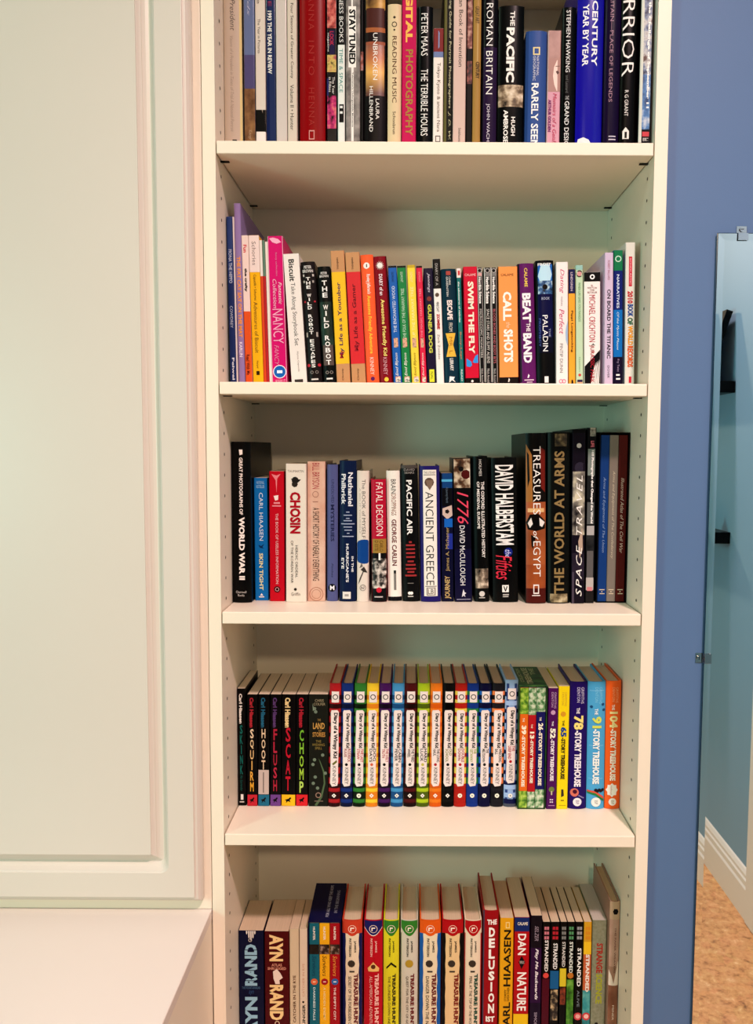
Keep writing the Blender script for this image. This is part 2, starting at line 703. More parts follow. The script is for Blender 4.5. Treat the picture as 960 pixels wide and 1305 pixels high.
class Cover:
    """cover of a book: spine artwork plus boards, in the book's own frame (x across the spine, y into the shelf, z up)"""

    def __init__(s, w, h, d, kind, col, rough, vz, px):
        s.w, s.h, s.d, s.kind, s.rough, s.vz, s.px = w, h, d, kind, rough, vz, px
        s.mb = MB()
        s.layer = 0
        s.bul = min(.0042, .16 * w) if kind == 'h' else min(.0012, .12 * w) if kind == 'p' else .0
        s.base(col)

    def y(s, u):
        t = abs(2 * u - 1)
        if s.kind == 'h':
            return s.bul * t ** 2.4
        if s.kind == 'p':
            e = 2 * .0014 / s.w
            k = max(0, (t - (1 - e)) / e)
            return s.bul * k * k
        return 0

    def us(s, u0, u1):
        if s.kind == 'h':
            g = UG
        elif s.kind == 'p':
            e = .0014 / s.w
            g = [0, e * .35, e * .65, e, 1 - e, 1 - e * .65, 1 - e * .35, 1]
        else:
            g = [0, 1]
        return [u0] + [q for q in g if u0 + 1e-4 < q < u1 - 1e-4] + [u1]

    def base(s, col):
        m = colmat(col, s.rough)
        t = .0022 if s.kind == 'h' else .0015 if s.kind == 'b' else .00035
        t = min(t, s.w * .3)
        us = s.us(0, 1)
        outer = [(u * s.w, s.y(u)) for u in us]
        outer = [(0, s.d)] + outer + [(s.w, s.d)]
        inner = [(s.w - t, s.d)] + [(min(max(u * s.w, t), s.w - t), s.y(u) + max(t, .0006)) for u in us[::-1]] + [(t, s.d)]
        n = len(outer)
        vs = []
        for z in (0, s.h):
            vs += [(x, y, z) for x, y in outer] + [(x, y, z) for x, y in inner]
        N2 = 2 * n
        fs = []
        for i in range(N2):
            j = (i + 1) % N2
            fs.append((i, j, j + N2, i + N2))
        for i in range(n - 1):                      # bottom and top rims
            a, b = i, i + 1
            c, d_ = N2 - 1 - i - 1, N2 - 1 - i
            fs.append((a, d_, c, b))
            fs.append((a + N2, b + N2, c + N2, d_ + N2))
        s.mb.add(vs, fs, m)

    def eps(s):
        s.layer += 1
        return .00010 + .00006 * s.layer

    def rect(s, u0, u1, z0, z1, m):
        e = s.eps()
        z0, z1 = max(z0, .0002), min(z1, s.h - .0002)
        if z1 <= z0:
            return
        us = s.us(u0, u1)
        vs, fs = [], []
        for u in us:
            vs += [(u * s.w, s.y(u) - e, z0), (u * s.w, s.y(u) - e, z1)]
        for i in range(len(us) - 1):
            fs.append((2 * i, 2 * i + 2, 2 * i + 3, 2 * i + 1))
        s.mb.add(vs, fs, m)

    def pts(s, pts, faces, m):
        """pts are (u, z); split on the spine grid so they follow a rounded spine"""
        e = s.eps()
        pts = [(u, max(.0003, min(s.h - .0003, z))) for u, z in pts]
        if s.kind == 'h':
            bm = bmesh.new()
            vv = [bm.verts.new((u, z, 0)) for u, z in pts]
            for f in faces:
                try:
                    bm.faces.new([vv[i] for i in f])
                except ValueError:
                    pass
            lo, hi = min(p[0] for p in pts), max(p[0] for p in pts)
            for g in UG:
                if lo < g < hi:
                    bmesh.ops.bisect_plane(bm, geom=bm.verts[:] + bm.edges[:] + bm.faces[:], plane_co=(g, 0, 0), plane_no=(1, 0, 0), dist=1e-6)
            bm.verts.index_update()
            pts = [(v.co.x, v.co.y) for v in bm.verts]
            faces = [[v.index for v in f.verts] for f in bm.faces]
            bm.free()
        s.mb.add([(u * s.w, s.y(u) - e, z) for u, z in pts], faces, m)

    def draw(s, e):
        k = e[0]
        if k in 'TUH':
            _, text, v0, v1, c, u0, u1, st = e
            p, f = glyphs(text, st)
            if k == 'T':
                q = [(u0 + (u1 - u0) * b, v0 + (v1 - v0) * a) for a, b in p]
            elif k == 'U':
                q = [(u1 - (u1 - u0) * b, v1 - (v1 - v0) * a) for a, b in p]
            else:
                q = [(u0 + (u1 - u0) * a, v1 - (v1 - v0) * b) for a, b in p]
            s.pts([(u, s.vz(v)) for u, v in q], f, mat(c, s.rough))
        elif k == 'R':
            _, v0, v1, c, u0, u1 = e
            s.rect(u0, u1, s.vz(v1), s.vz(v0), colmat(c, s.rough))
        elif k == 'D':
            _, v, u, r, c, n = e
            z, rm = s.vz(v), r * s.px
            q = [(u + rm / s.w * math.cos(2 * math.pi * i / n), z + rm * math.sin(2 * math.pi * i / n)) for i in range(n)]
            q = [(max(.01, min(.99, a)), b) for a, b in q]
            s.pts(q, [tuple(range(n))], colmat(c, s.rough))
        elif k == 'O':
            _, v, u, r, c, th = e
            z, rm, n = s.vz(v), r * s.px, 18
            q = [(u + rr_ / s.w * math.cos(2 * math.pi * i / n), z + rr_ * math.sin(2 * math.pi * i / n)) for rr_ in (rm, rm * (1 - th)) for i in range(n)]
            s.pts(q, [(i, (i + 1) % n, (i + 1) % n + n, i + n) for i in range(n)], colmat(c, s.rough))
        elif k == 'P':
            _, pts, c = e
            q = [(u, s.vz(v)) for u, v in pts]
            a = sum(q[i][0] * q[(i + 1) % len(q)][1] - q[(i + 1) % len(q)][0] * q[i][1] for i in range(len(q)))
            if a < 0:
                q = q[::-1]
            s.pts(q, [tuple(range(len(q)))], colmat(c, s.rough))


SHELFNAME = ['top shelf', 'second shelf', 'third shelf', 'fourth shelf', 'bottom shelf']
PREV = {}


def short(look):
    for k in (' with ', ' showing ', ' of ', ' half ', ' reading '):
        look = look.split(k)[0]
    ws = look.split()
    while len(ws) > 2 and ws[0] in ('thin', 'tall', 'wide', 'very', 'large', 'short', 'small', 'thick'):
        ws = ws[1:]
    return ' '.join(ws)


def fit16(look, prev, sh):
    lab = look + ', right of the ' + prev + ', ' + sh
    if len(lab.split()) > 16:
        lab = look + ', right of ' + prev + ', ' + sh
    while len(lab.split()) > 16:
        prev = ' '.join(prev.split()[:-1])
        lab = look + ', right of ' + prev + ' one, ' + sh
    return lab


LABELS = []


def B(row, look, xl, xr, vt, kind, col, els, tl=None, Y=None, vb=None, back=None, d=None, group=None, name=None, page='D9CBB4', rough=.36,
      xspan=None, inside=None, place=None):
    """one book. xl, xr: where the spine's two lower corners sit; vt: its upper edge; tl: upper left corner (when it leans)"""
    zb = SHZ[row + 1] + .0004
    v_ref = vb if vb else (182, 487, 767, 1027, 1305)[row]
    xm = (xl + xr) / 2
    if row in (2, 3) and Y is None:
        Y = at_z(xm, v_ref, zb).y
    if Y is None:
        Y = .06 if row == 1 else .09
    if inside is not None:
        zb = inside
    pl, pr = at_y(xl, v_ref, Y), at_y(xr, v_ref, Y)
    zt = at_y(xm, vt, Y).z
    if tl is None:
        slope = 0.0
    else:
        p2 = at_y(tl, vt, Y)
        slope = (p2.x - pl.x) / max(.01, p2.z - pl.z)
    # lower corners at shelf height
    L0 = pl.x + slope * (zb - pl.z)
    R0 = pr.x + slope * (zb - pr.z)
    pv = PREV.get(row)
    gap = .0004
    hh = zt - zb
    if pv and inside is None:
        hm = min(hh, pv[2])
        L0 = max(L0, pv[0] + gap)
        if L0 + slope * hm < pv[0] + pv[1] * hm + gap:
            slope = (pv[0] + pv[1] * hm + gap - L0) / hm
    elif inside is None:
        L0 = max(L0, -SX + .001)
        if L0 + slope * hh < -SX + .001:
            slope = (-SX + .001 - L0) / hh
    if xspan:
        L0, R0 = xspan
    R0 = min(R0, SX - .001)
    if R0 + slope * hh > SX - .001:
        slope = (SX - .001 - R0) / hh
    R0 = max(R0, L0 + .004)
    th = math.atan(slope)
    wd = (R0 - L0) * math.cos(th)
    h = hh / math.cos(th) if inside is None else hh
    if slope < 0:
        h = (hh - wd * 0) / math.cos(th)
    if inside is None:
        PREV[row] = (R0, slope, hh, short(look))
    if back:
        d = at_z((xl + xr) / 2, back, zt).y - Y
    if d is None:
        d = .150 if kind == 'h' else .135
    d = min(d, D - .002 - Y)
    root = empty(name or {'h': 'hardcover_book', 'p': 'paperback_book', 'b': 'boxed_set'}[kind], (L0, Y, zb))
    if slope > 0:                                    # leaning right: it stands on its lower right edge
        root.location = (L0, Y, zb + (R0 - L0) * math.sin(th) * math.cos(th))
    root.rotation_euler = (0, th, 0)
    base_z = root.location.z
    px = (Y - CAM.y) / FPX * 1.0
    pxv = at_y(xm, v_ref - 50, Y).z - at_y(xm, v_ref - 51, Y).z
    vz = lambda v: (at_y(xm, v, Y).z - base_z) / math.cos(th)
    cv = Cover(wd, h, d, kind, col, rough, vz, abs(pxv))
    for e in flat(els):
        cv.draw(e)
    cv.mb.build('cover', root)
    if kind == 'h':
        pt, ph, pd = min(.0024, wd * .3), .0035, .005
    else:
        pt, ph, pd = .0005, .0003, .0008
    y0 = cv.bul + (.0026 if kind == 'h' else .0006)
    if kind == 'b':
        boxobj('lid', (.0016, .0016, h - .0022), (wd - .0016, d, h - .0006), colmat(col, rough), root)
    pb = boxobj('page_block', (pt, y0, ph if kind != 'b' else .001), (wd - pt, d - pd, h - (ph if kind != 'b' else .0025)), page_mat(page), root)
    # label
    sh = SHELFNAME[row]
    if place:
        lab = look + ', ' + place
    elif not pv:
        lab = look + ', leftmost on the ' + sh
    else:
        lab = fit16(look, pv[3], sh)
    LABELS.append((row, lab))
    props(root, lab, 'book' if kind != 'b' else 'boxed set', group or ('books on the ' + sh))
    return root


def slipcase(row, look, xl, xr, vt, col, tl, Y, d, vb=None, ins=None, topart=None, margin=.0016, group=None):
    """open fronted cardboard case that holds a few volumes"""
    zb = SHZ[row + 1] + .0004
    v_ref = vb if vb else (182, 487, 767, 1027, 1305)[row]
    if Y is None:
        Y = at_z((xl + xr) / 2, v_ref, zb).y
    pl, pr = at_y(xl, v_ref, Y), at_y(xr, v_ref, Y)
    zt = at_y((xl + xr) / 2, vt, Y).z
    L0, R0 = pl.x, pr.x
    pv = PREV.get(row)
    if pv:
        L0 = max(L0, pv[0] + max(0, pv[1] * min(pv[2], zt - zb)) + .0004)
    R0 = min(R0, SX - .001)
    h = zt - zb
    PREV[row] = (R0, 0, h, short(look))
    d = min(d, D - .003 - Y)
    t = margin
    wd = R0 - L0
    mb = MB()
    m = colmat(col, .4)
    mb.box((0, 0, 0), (t, d, h), m)
    mb.box((wd - t, 0, 0), (wd, d, h), m)
    mb.box((t, 0, 0), (wd - t, d, t), m)
    mb.box((t, 0, h - t), (wd - t, d, h), m)
    mb.box((t, d - t, t), (wd - t, d, h - t), m)
    if topart:
        for text, a, b, u0, u1, c in topart:         # lettering on the lid, read from the left side
            p, f = glyphs(text, 'b')
            mb.add([((u0 + (u1 - u0) * (1 - y)) * wd, (a + (b - a) * x) * d, h + .0002) for x, y in p], [q[::-1] for q in f] if False else f, mat(c))
    o = mb.build('slipcase')
    o.location = (L0, Y, zb)
    lab = fit16(look, pv[3], SHELFNAME[row])
    LABELS.append((row, lab))
    props(o, lab, 'slipcase', group or 'slipcases holding volumes')
    return o, L0, R0, Y, zb + t + .0003, zt


def slots(L0, R0, t, fr):
    """split the inside of a slipcase between its volumes"""
    a, b = L0 + t + .0006, R0 - t - .0006
    return [(a + (b - a) * fr[i], a + (b - a) * fr[i + 1] - .0004) for i in range(len(fr) - 1)]

# ================================================================== TOP SHELF
K, Wt = '0C0C0E', 'F4F0EA'


def r1y(x):
    return .058 - (x - 285) / 545 * .044


def B1(look, xl, xr, vt, kind, col, els, **k):
    k.setdefault('Y', r1y((xl + xr) / 2))
    k.setdefault('d', .20)
    return B(0, look, xl, xr, vt, kind, col, els, **k)


B1('cream hardcover with grey italic title', 286, 309, -45, 'h', 'CFC0AA', [R(-45, 182, 'C9B9A8', .05, .82), R(-45, 182, 'E9D79A', .88, 1), T('an President', -14, 39, '6B6460', .38, .66, 'i'),  # yellow right strip paints warm light on the cover edge into the colour
   T('Visions of a President in Times of Trial A National Portrait', 46, 168, 'A99C90', .36, .55, 'ti'), R(178, 181, '2A2A2A', .45, .7)])
B1('tall book with blue sky over a brown field', 312, 325.6, -50, 'p', '6F7FA8', [R(-50, 70, '7486AE'), R(70, 113, '625E8C'), N(113, 182, ('6E5138', '8C6A4A', 'A98558'), 0, 1, 60), T('Fields', -30, 20, 'B9C0D8', .35, .6, 'i'), T('Knopf', 166, 178, 'C0A888', .3, .7)], rough=.2)
B1('white hardcover with black square near the foot', 326.5, 339.3, -35, 'p', 'DCD0C4', [T('The Year in Pictures', 24, 68, '4A4440', .25, .5), T('Life', -20, 5, '4A4440', .2, .5), R(140, 168, K, 0, 1), PL([(.6, 140), (.95, 140), (.95, 158)], 'B09A90'), R(168, 180, 'EDE4DE', .05, .95)])
B1('navy book with small white serif title', 340, 352, -42, 'p', '2A3A66', [R(-42, 182, '17275A', .0, .35), T('THE', -20, 8, 'A04060', .25, .6), T('1993 THE YEAR IN REVIEW', 14, 94, 'F0EEE8', .18, .62, 'b')], rough=.18)
B1('glossy plain white book', 352.6, 366.3, -38, 'p', 'D5CBC4', [], rough=.18)
B1('cream book with black serif county title', 367, 379, -46, 'p', 'DACDBE', [T('Four Seasons of Greater County', 4, 100, '3A3634', .28, .66), T('Volume II \u2022 Hunter', 108, 166, '3A3634', .28, .66)], rough=.25)
B1('wide red hardcover with faint gold lettering', 382.3, 414.6, -52, 'h', '96050F', [T('A', -12, -4, 'B85648', .38, .6, 't'), T('ANNA', -6, 38, 'AE3A36', .36, .58, 'ts'), T('INTO', 52, 96, 'AE3A36', .36, .58, 'ts'), T('HENNA', 112, 160, 'AE3A36', .36, .58, 'ts'), FR(166, 178, 'D89A94', .36, .58)], rough=.3)
B1('black book with collage of red and pink pictures', 416.8, 429.4, -40, 'p', '17121A', [N(-10, 36, ('3A1418', 'C8605A', 'E8A090'), .05, .95, 90), R(38, 70, '2A2050', .3, .8), T('LOOK', 40, 58, 'C03050', .3, .7, 'b'), T('magazine', 42, 66, 'F0ECE8', .05, .25), N(70, 92, ('30202A', 'D8C070', 'B05060'), .05, .95, 90), T('The Year\nin Fifties', 98, 120, 'E8E4E0', .2, .8, ''), R(100, 122, '2A3070', 0, .2), N(122, 164, ('2A1020', 'C83A78', 'E89080'), .05, .95, 90)], rough=.2)
B1('thin black and white book with teal lettering', 430.8, 439.6, -50, 'p', 'E6EAE4', [R(-50, 57, '101214'), T('EYEWITNESS BOOKS', -40, 54, 'E8E8E4', .2, .8, ''), T('TIME & SPACE', 62, 118, '4F9C96', .2, .72, ''), R(133, 156, '101214', .2, .85), R(135, 138, 'E8E8E4', .3, .7), R(142, 145, 'E8E8E4', .3, .7)])
B1('grey mottled book with heavy black outlined title', 441, 459, -42, 'p', '8C8480', [N(-42, 182, ('6A6462', '8F8884', 'ACA49E'), 0, 1, 70), R(-42, 13, 'F0ECE6', .38, .5), R(8, 86, 'F4F0EA', .18, .72), T('STAY TUNED', 12, 82, '101012', .22, .68, 'B'), R(86, 180, 'F0ECE6', .38, .55), T("Television's Unforgettable Moments", 92, 162, '2A2826', .41, .53, 'b')])
B1('black book with dark sliver of colour', 459.6, 463, -38, 'p', '131012', [N(66, 90, ('2A1414', 'B06050', '9AA0A8'), 0, 1, 100)])
B1('brown hardcover showing a glowing orange sunset', 463.4, 492, -40, 'h', '1A1214', [N(-40, 12, ('5A3A20', 'C09040', 'E8C070'), .1, .95, 30), R(10, 40, '5A302A', .12, .92), R(35, 41, 'B06A40', .1, .95), R(41, 53, '2A1A1C', .1, .95), R(53, 57, 'A86048', .1, .95), ('R', 57, 122, ('grad', ((.055, '160E10'), (.085, '5A2A1C'), (.115, 'E0A850'), (.135, 'B8683A'), (.158, '7A4030'))), .1, .92),
   T('UNBROKEN', 42, 102, 'F2EEE8', .42, .62, ''), T('HILLENBRAND', 110, 168, 'F2EEE8', .26, .42, ''), T('LAURA', 126, 152, 'F2EEE8', .54, .70, '')])
B1('cream hardcover with brown music title', 494, 511.2, 5, 'h', 'E3CFA8', [DI(22, .48, 2, '4A3A2A', 4), RING(31, .48, 3.5, '4A3A2A'), DI(38, .48, 1.5, '4A3A2A', 4), T('READING MUSIC', 46, 131, '6A4630', .34, .66, ''), T('Schonbrun', 142, 171, '6A5644', .38, .6, '')])
B1('magenta book with orange and olive title', 512, 530, -40, 'p', 'C80F5C', [T('DIGITAL', -30, 54, 'F2C060', .25, .74, 'B'), T('PHOTOGRAPHY', 63, 173, 'B48A44', .26, .78, 'b')])
B1('black hardcover with condensed white title', 531, 551, 8, 'h', '0E0E12', [T('PETER MAAS', 17, 71, 'F0EEEA', .26, .68, ''), T('THE TERRIBLE HOURS', 88, 173, 'F0EEEA', .26, .70, '')], rough=.25)
B1('white guidebook with blue and red head', 551.8, 564.4, 36, 'p', 'EDE6DE', [R(36, 73, '8A3434', 0, 1), PL([(.0, 40), (.5, 39), (.95, 52), (.5, 62), (.0, 64)], '8A9AC0'), R(66, 73, '7A8AB4'), T('Tokyo Kyoto & ancient Nara', 80, 168, '7A6254', .3, .72, ''), FR(173, 181, '5A5450', .25, .75)])
B1('black book with olive edge and white title', 565.2, 576.4, -45, 'p', '14140F', [R(-45, 182, '6E6A3A', 0, .32), T('Master Posing Guide for Portrait Photographers', -40, 138, 'D8D4B0', .5, .82, ''), T('J. D. W.', 142, 178, 'C8C4A0', .5, .8, 'i')])
B1('pale pink book with black serif title', 577, 593, -52, 'p', 'D9BFB4', [T('Smithsonian Book of Invention', -40, 85, '2A2422', .42, .74, ''), T('Smithsonian', 163, 184, '4A3A36', .45, .65, '')], d=.2)
B1('thin black book with reddish collage', 593.6, 601.6, -36, 'p', '120C0C', [N(0, 62, ('1A0E0E', '8A4A40', 'C8A090'), .1, .9, 120), N(78, 107, ('1A0E0E', '7A3A34', 'B07060'), .1, .9, 120)])
B1('thin gold book with black title', 602, 611.8, -40, 'h', 'B08A4C', [T('GREAT ART', 8, 30, '2A2018', .25, .75, ''), R(30, 78, 'C8AA70', .5, .62), T('CENTURY', 79, 100, '2A2018', .35, .85, 'b')])
B1('dark purple hardcover with white Britain title', 613.8, 633.4, -45, 'h', '150E18', [R(60, 182, '321E44', .08, .94), T('ROMAN BRITAIN', 4, 120, 'F2F0EC', .24, .66, 't'), T('JOHN WACHER', 132, 190, 'D8D0DC', .26, .52, '')], rough=.25)
B1('wide black hardcover with photo band', 634.4, 666.6, 7, 'h', '0B0B0C', [T('THE', 14, 33, Wt, .44, .62, 'b'), T('PACIFIC', 35, 105, Wt, .30, .62, 'B'), N(108, 136, ('3A3028', '8A7660', 'CDBBA0', 'E8DCC8'), .01, .99, 70), T('AMBROSE', 140, 182, Wt, .22, .40, 'b'), T('HUGH', 149, 173, Wt, .52, .68, 'b')], tl=636.5, rough=.25)
B1('blue hardcover with small gold frame emblem', 669, 695.6, 39, 'h', '3C5C9C', [R(39, 182, '2A4A86', 0, .12), FR(60, 70, 'E6D6A0', .33, .66, .16), T('NATIONAL\nGEOGRAPHIC', 71, 103, 'D8DCE8', .34, .62, ''), T('RARELY SEEN', 106, 188, 'F2F2F2', .28, .62, 'b')])
B1('pink paperback with half a pale face', 696.6, 713, 39, 'p', 'D9A4B4', [R(39, 117, 'B89088'), N(39, 74, ('A88078', 'B89088', 'C09A90'), 0, 1, 40), PL([(.98, 74), (.7, 77), (.48, 86), (.42, 97), (.52, 108), (.72, 116), (.98, 117)], 'F0D6CC'), PL([(.62, 91), (.8, 90), (.9, 93), (.75, 95)], '6A4A44'), R(84, 85, '8A6A60', .6, .92),
   T('ARTHUR GOLDEN', 127, 168, '8A3A78', .08, .32, 'B'), T('Memoirs of a Geisha', 119, 186, 'C84068', .44, .74, 'i'), R(39, 182, 'EAD2CC', 0, .04)])
B1('black hardcover with thin white capitals', 714.4, 732, 9, 'h', '0D0E10', [T('STEPHEN HAWKING', 13, 92, 'E8E8E6', .28, .58, ''), T('and Leonard', 96, 118, '7A7A7A', .3, .5, ''), T('THE', 122, 127, 'C8C8C8', .3, .55), T('GRAND DESIGN', 129, 192, 'F0F0EE', .26, .58, '')], rough=.22)
B1('wide royal blue hardcover with white capitals', 733.6, 767, -48, 'h', '1A12A4', [T('20TH CENTURY', -48, 84, 'F2F2F6', .54, .76, 'b'), T('YEAR BY YEAR', 5, 84, 'F0F0F6', .20, .42, 'b'), PL([(.06, 183), (.1, 177), (.3, 175), (.5, 178), (.58, 183)], 'EDEDED')], rough=.16, d=.24)
B1('deep purple hardcover with pinkish capitals', 768.6, 788.6, -50, 'h', '20103A', [T('BRITAIN\u2014PLACE OF LEGENDS', -10, 130, 'B08A9C', .30, .52, ''), R(173, 174.5, 'D0C8D8', .35, .8), R(177, 178.5, 'D0C8D8', .35, .8)], rough=.25, d=.22)
B1('wide black hardcover with huge thin white title', 789.6, 810.6, -55, 'h', '0C090A', [T('WARRIOR', -62, 97, 'F2EEEA', .06, .76, 't'), T('R G GRANT', 115, 148, 'E8E4E0', .26, .48, ''), PL([(.18, 177), (.18, 167), (.36, 162), (.56, 167), (.56, 177)], 'EDE8E2'), R(168, 176, '2A2422', .30, .44)], rough=.25, d=.25)
B1('thin collage book with white letters on blue photographs', 813.6, 829.4, -55, 'p', '14141A', [R(-55, 182, 'D8DCD2', 0, .24), N(-55, 160, ('2A3A5A', '7A8AA8', 'C8C8C8', '6A5048'), .24, .86, 70), N(95, 165, ('2A4A7A', '5A8AC0', 'D0D8E0'), .24, .86, 70), T('SPIRIT: Meeting the Challenge of September 11', -70, 138, 'F4F4F2', .52, .78, 'B'), R(168, 174, 'D05058', .3, .85), T('Beck', 176, 180, 'E8E4E0', .35, .8)], d=.25)

# ================================================================== SECOND SHELF
def B2(look, xl, xr, xtl, vt, kind, col, els, **k):
    return B(1, look, xl, xr, vt, kind, col, els, tl=xtl, **k)


B2('thin navy picture book with white edge', 293.6, 303.6, 288, 276, 'h', '23366C', [R(276, 360, '33487E', .1, .7), R(276, 487, 'D6CCC8', .82, 1), T('FIONA THE HIPPO', 318, 361, 'C8D2E4', .2, .6, ''), T('COWDREY', 390, 418, 'B8C4DA', .2, .55, ''), T('Feiwel', 456, 484, 'D8E0EC', .3, .6, 'b')], d=.20, page='CFC6BC')
B2('tall thin lavender picture book with orange title', 304.6, 312.4, 296.4, 259, 'h', '9A86B8', [T('THE FAT CAT SAT ON THE MAT', 327, 430, 'E8A04C', .22, .8, 'B'), T('KARLIN', 436, 455, 'E8E0F0', .25, .75, 'b')], d=.21)
B2('thin paperback half white and half orange', 313.2, 321.8, 305, 300, 'p', 'EDE0D8', [R(397, 490, 'E2622C'), T('Fun', 312, 322, 'D84858', .25, .75, 'b'), T('the crafty', 342, 372, '2A2422', .25, .7, 'B'), T('Read With Me', 452, 478, '7A2418', .2, .7, 'b')])
B2('yellow paperback with white top', 322.8, 336, 312.6, 300, 'p', 'F2C022', [R(300, 347, 'EFE6E0'), T('Schories', 308, 338, '8A827C', .3, .68, ''), T('Capucilli \u2022 Schories', 350, 383, '6A5020', .3, .62, ''), T('Adventures of Biscuit', 385, 450, '8A6A28', .3, .66, ''), T('Harper', 460, 470, '7A5C20', .35, .6), R(473, 478, '3A2C14', .35, .65)])
B2('very thin orange and white booklet', 336.6, 339, 327.4, 306, 'p', 'D8502C', [R(306, 352, 'E8E4DC')])
B2('very thin red booklet', 339.3, 341.4, 329.6, 306, 'p', 'B82C34', [R(306, 352, '6A8A78')])
B2('very thin white booklet', 341.7, 344, 331.8, 308, 'p', 'E6DCD2', [])
B2('wide pink boxed set with blue numbered disc', 344.8, 366, 334, 301, 'b', 'D21272', [R(301, 487, 'E8B8CC', 0, .03), R(301, 487, 'E8C0D0', .97, 1), PL([(.1, 304), (.35, 303), (.7, 305), (.9, 309), (.6, 311), (.3, 309)], 'F0B0C8'), T('fancy collection', 322, 352, 'E088B0', .45, .6, ''), T('Fantastic', 360, 388, 'F2D0DE', .62, .84, 'i'), T('Collection', 356, 393, 'EEB8D0', .24, .5, 'i'), T('NANCY', 394, 438, 'F0A8C6', .16, .86, ''), T('FANCY', 440, 466, 'E890B4', .2, .5, 'ti'), DI(474, .52, 8.6, 'F0E8F0'), DI(474, .52, 7.6, '1E6AB8'), T('1', 472.3, 475.8, 'FFFFFF', .34, .70, 'b'), T('The Best', 484, 488, 'F0C0D4', .2, .9)], d=.19)
B2('white boxed storybook set with black title', 372, 391.4, 361, 324, 'b', 'EAE2DC', [T('Biscuit', 331, 359, '242220', .30, .66, 'b'), T('Take Along Storybook Set', 361, 441, '6E6A68', .28, .64, ''), T('Alyssa Capucilli', 448, 474, 'A8A09C', .44, .58, ''), R(484, 488, '4A4440', .2, .75)], d=.17)
rv = [R(350, 353, 'C8C0B8', .12, .22), R(350, 353, 'C8C0B8', .78, .9), R(358, 361, 'B0A8A0', .12, .24), R(358, 361, 'B0A8A0', .76, .88), DI(385, .15, 1.2, 'C03040'), DI(385, .85, 1.2, 'C03040'), R(424, 430, 'B0A8A0', .1, .2), R(424, 430, 'B0A8A0', .8, .92), DI(466, .12, 2, 'C03040'), DI(466, .88, 2, 'C03040')]
B2('dark brown hardcover with stacked white letters', 393, 410.8, 382.8, 334, 'h', '241A1A', [H('PETER\nBROWN', 339, 348, 'D8D4D0', .12, .85, 'bm'), rv, V('THE WILD ROBOT ESCAPES', 354, 470, 'EDEAE6', .32, .62, 'b'), RING(475, .32, 2, '9A9490'), RING(475, .68, 2, '9A9490'), R(483, 485, 'D8D4D0', .25, .75)])
B2('black hardcover with larger stacked white letters', 412.6, 428.6, 404.2, 340, 'h', '10130F', [N(385, 440, ('16241A', '22382A', '2E4A36'), .02, .98, 40), R(440, 466, '6A5A54', .1, .9), H('PETER\nBROWN', 347, 354, 'D8D4D0', .15, .85, 'bm'), V('THE WILD ROBOT', 358, 467, 'F0EEEA', .30, .70, 'b'), RING(475, .34, 2, 'A09A94'), RING(475, .68, 2, 'A09A94'), R(482, 484, 'E8E4E0', .25, .75)])
for c, lk, a, b_, tl_, tt, ttl, v0, v1, oc in (('EFC030', 'yellow paperback with tan ends', 429.4, 446.8, 421, 320, 'My Life as a Youtuber', 360, 457, '5A3A60'), ('D8353C', 'red paperback with tan ends', 448.6, 466.6, 439.8, 322, 'My Life as a Gamer', 362, 448, '7A1626')):
    B2(lk, a, b_, tl_, tt, 'p', 'C9986C', [R(347, 464, c), U(ttl, v0, v1, oc, .32, .68, 'b'), U(ttl[:2], v1 - 10, v1, 'B02838', .32, .68, 'b'), U('TASHJIAN', 329, 344, '3A2A20', .42, .58, ''), U('Christy', 470, 485, '3A2A20', .4, .56, '')])
B2('orange hardcover with yellow adventure title', 467.6, 483.6, 459.2, 325, 'h', 'F0683A', [DI(339, .45, 4, 'F2ECE6'), R(337, 341, '2A201C', .42, .5), T("Rowley Jefferson's", 350, 375, 'F4E8E0', .34, .7, 'b'), T('Awesome Friendly Adventure', 377, 451, 'F2C848', .3, .66, 'b'), T('KINNEY', 456, 478, 'F4DCD0', .34, .64, ''), DI(483, .5, 2.6, '6A2A6A')])
sun = [PL([(.47 + .34 * math.cos(a), 339 + 6 * math.sin(a)), (.47 + .06 * math.cos(a + 1.57), 339 + 1.2 * math.sin(a + 1.57)), (.47 - .06 * math.cos(a + 1.57), 339 - 1.2 * math.sin(a + 1.57))], 'F0E4DC') for a in [i * math.pi / 7 for i in range(14)]]
B2('dark red hardcover with white sunburst', 484.8, 501.2, 475.6, 327, 'h', '8E1224', [sun, DI(339, .47, 3.2, 'F4ECE6'), T('DIARY of an', 350, 377, 'F0DCE0', .34, .62, 'b'), T('Awesome Friendly Kid', 382, 454, 'F2DC80', .30, .68, 'b'), T('KINNEY', 456, 478, 'E0A8B0', .32, .62, ''), DI(484, .5, 2.8, 'F0D050'), R(327, 487, '5A0C18', .93, 1)])
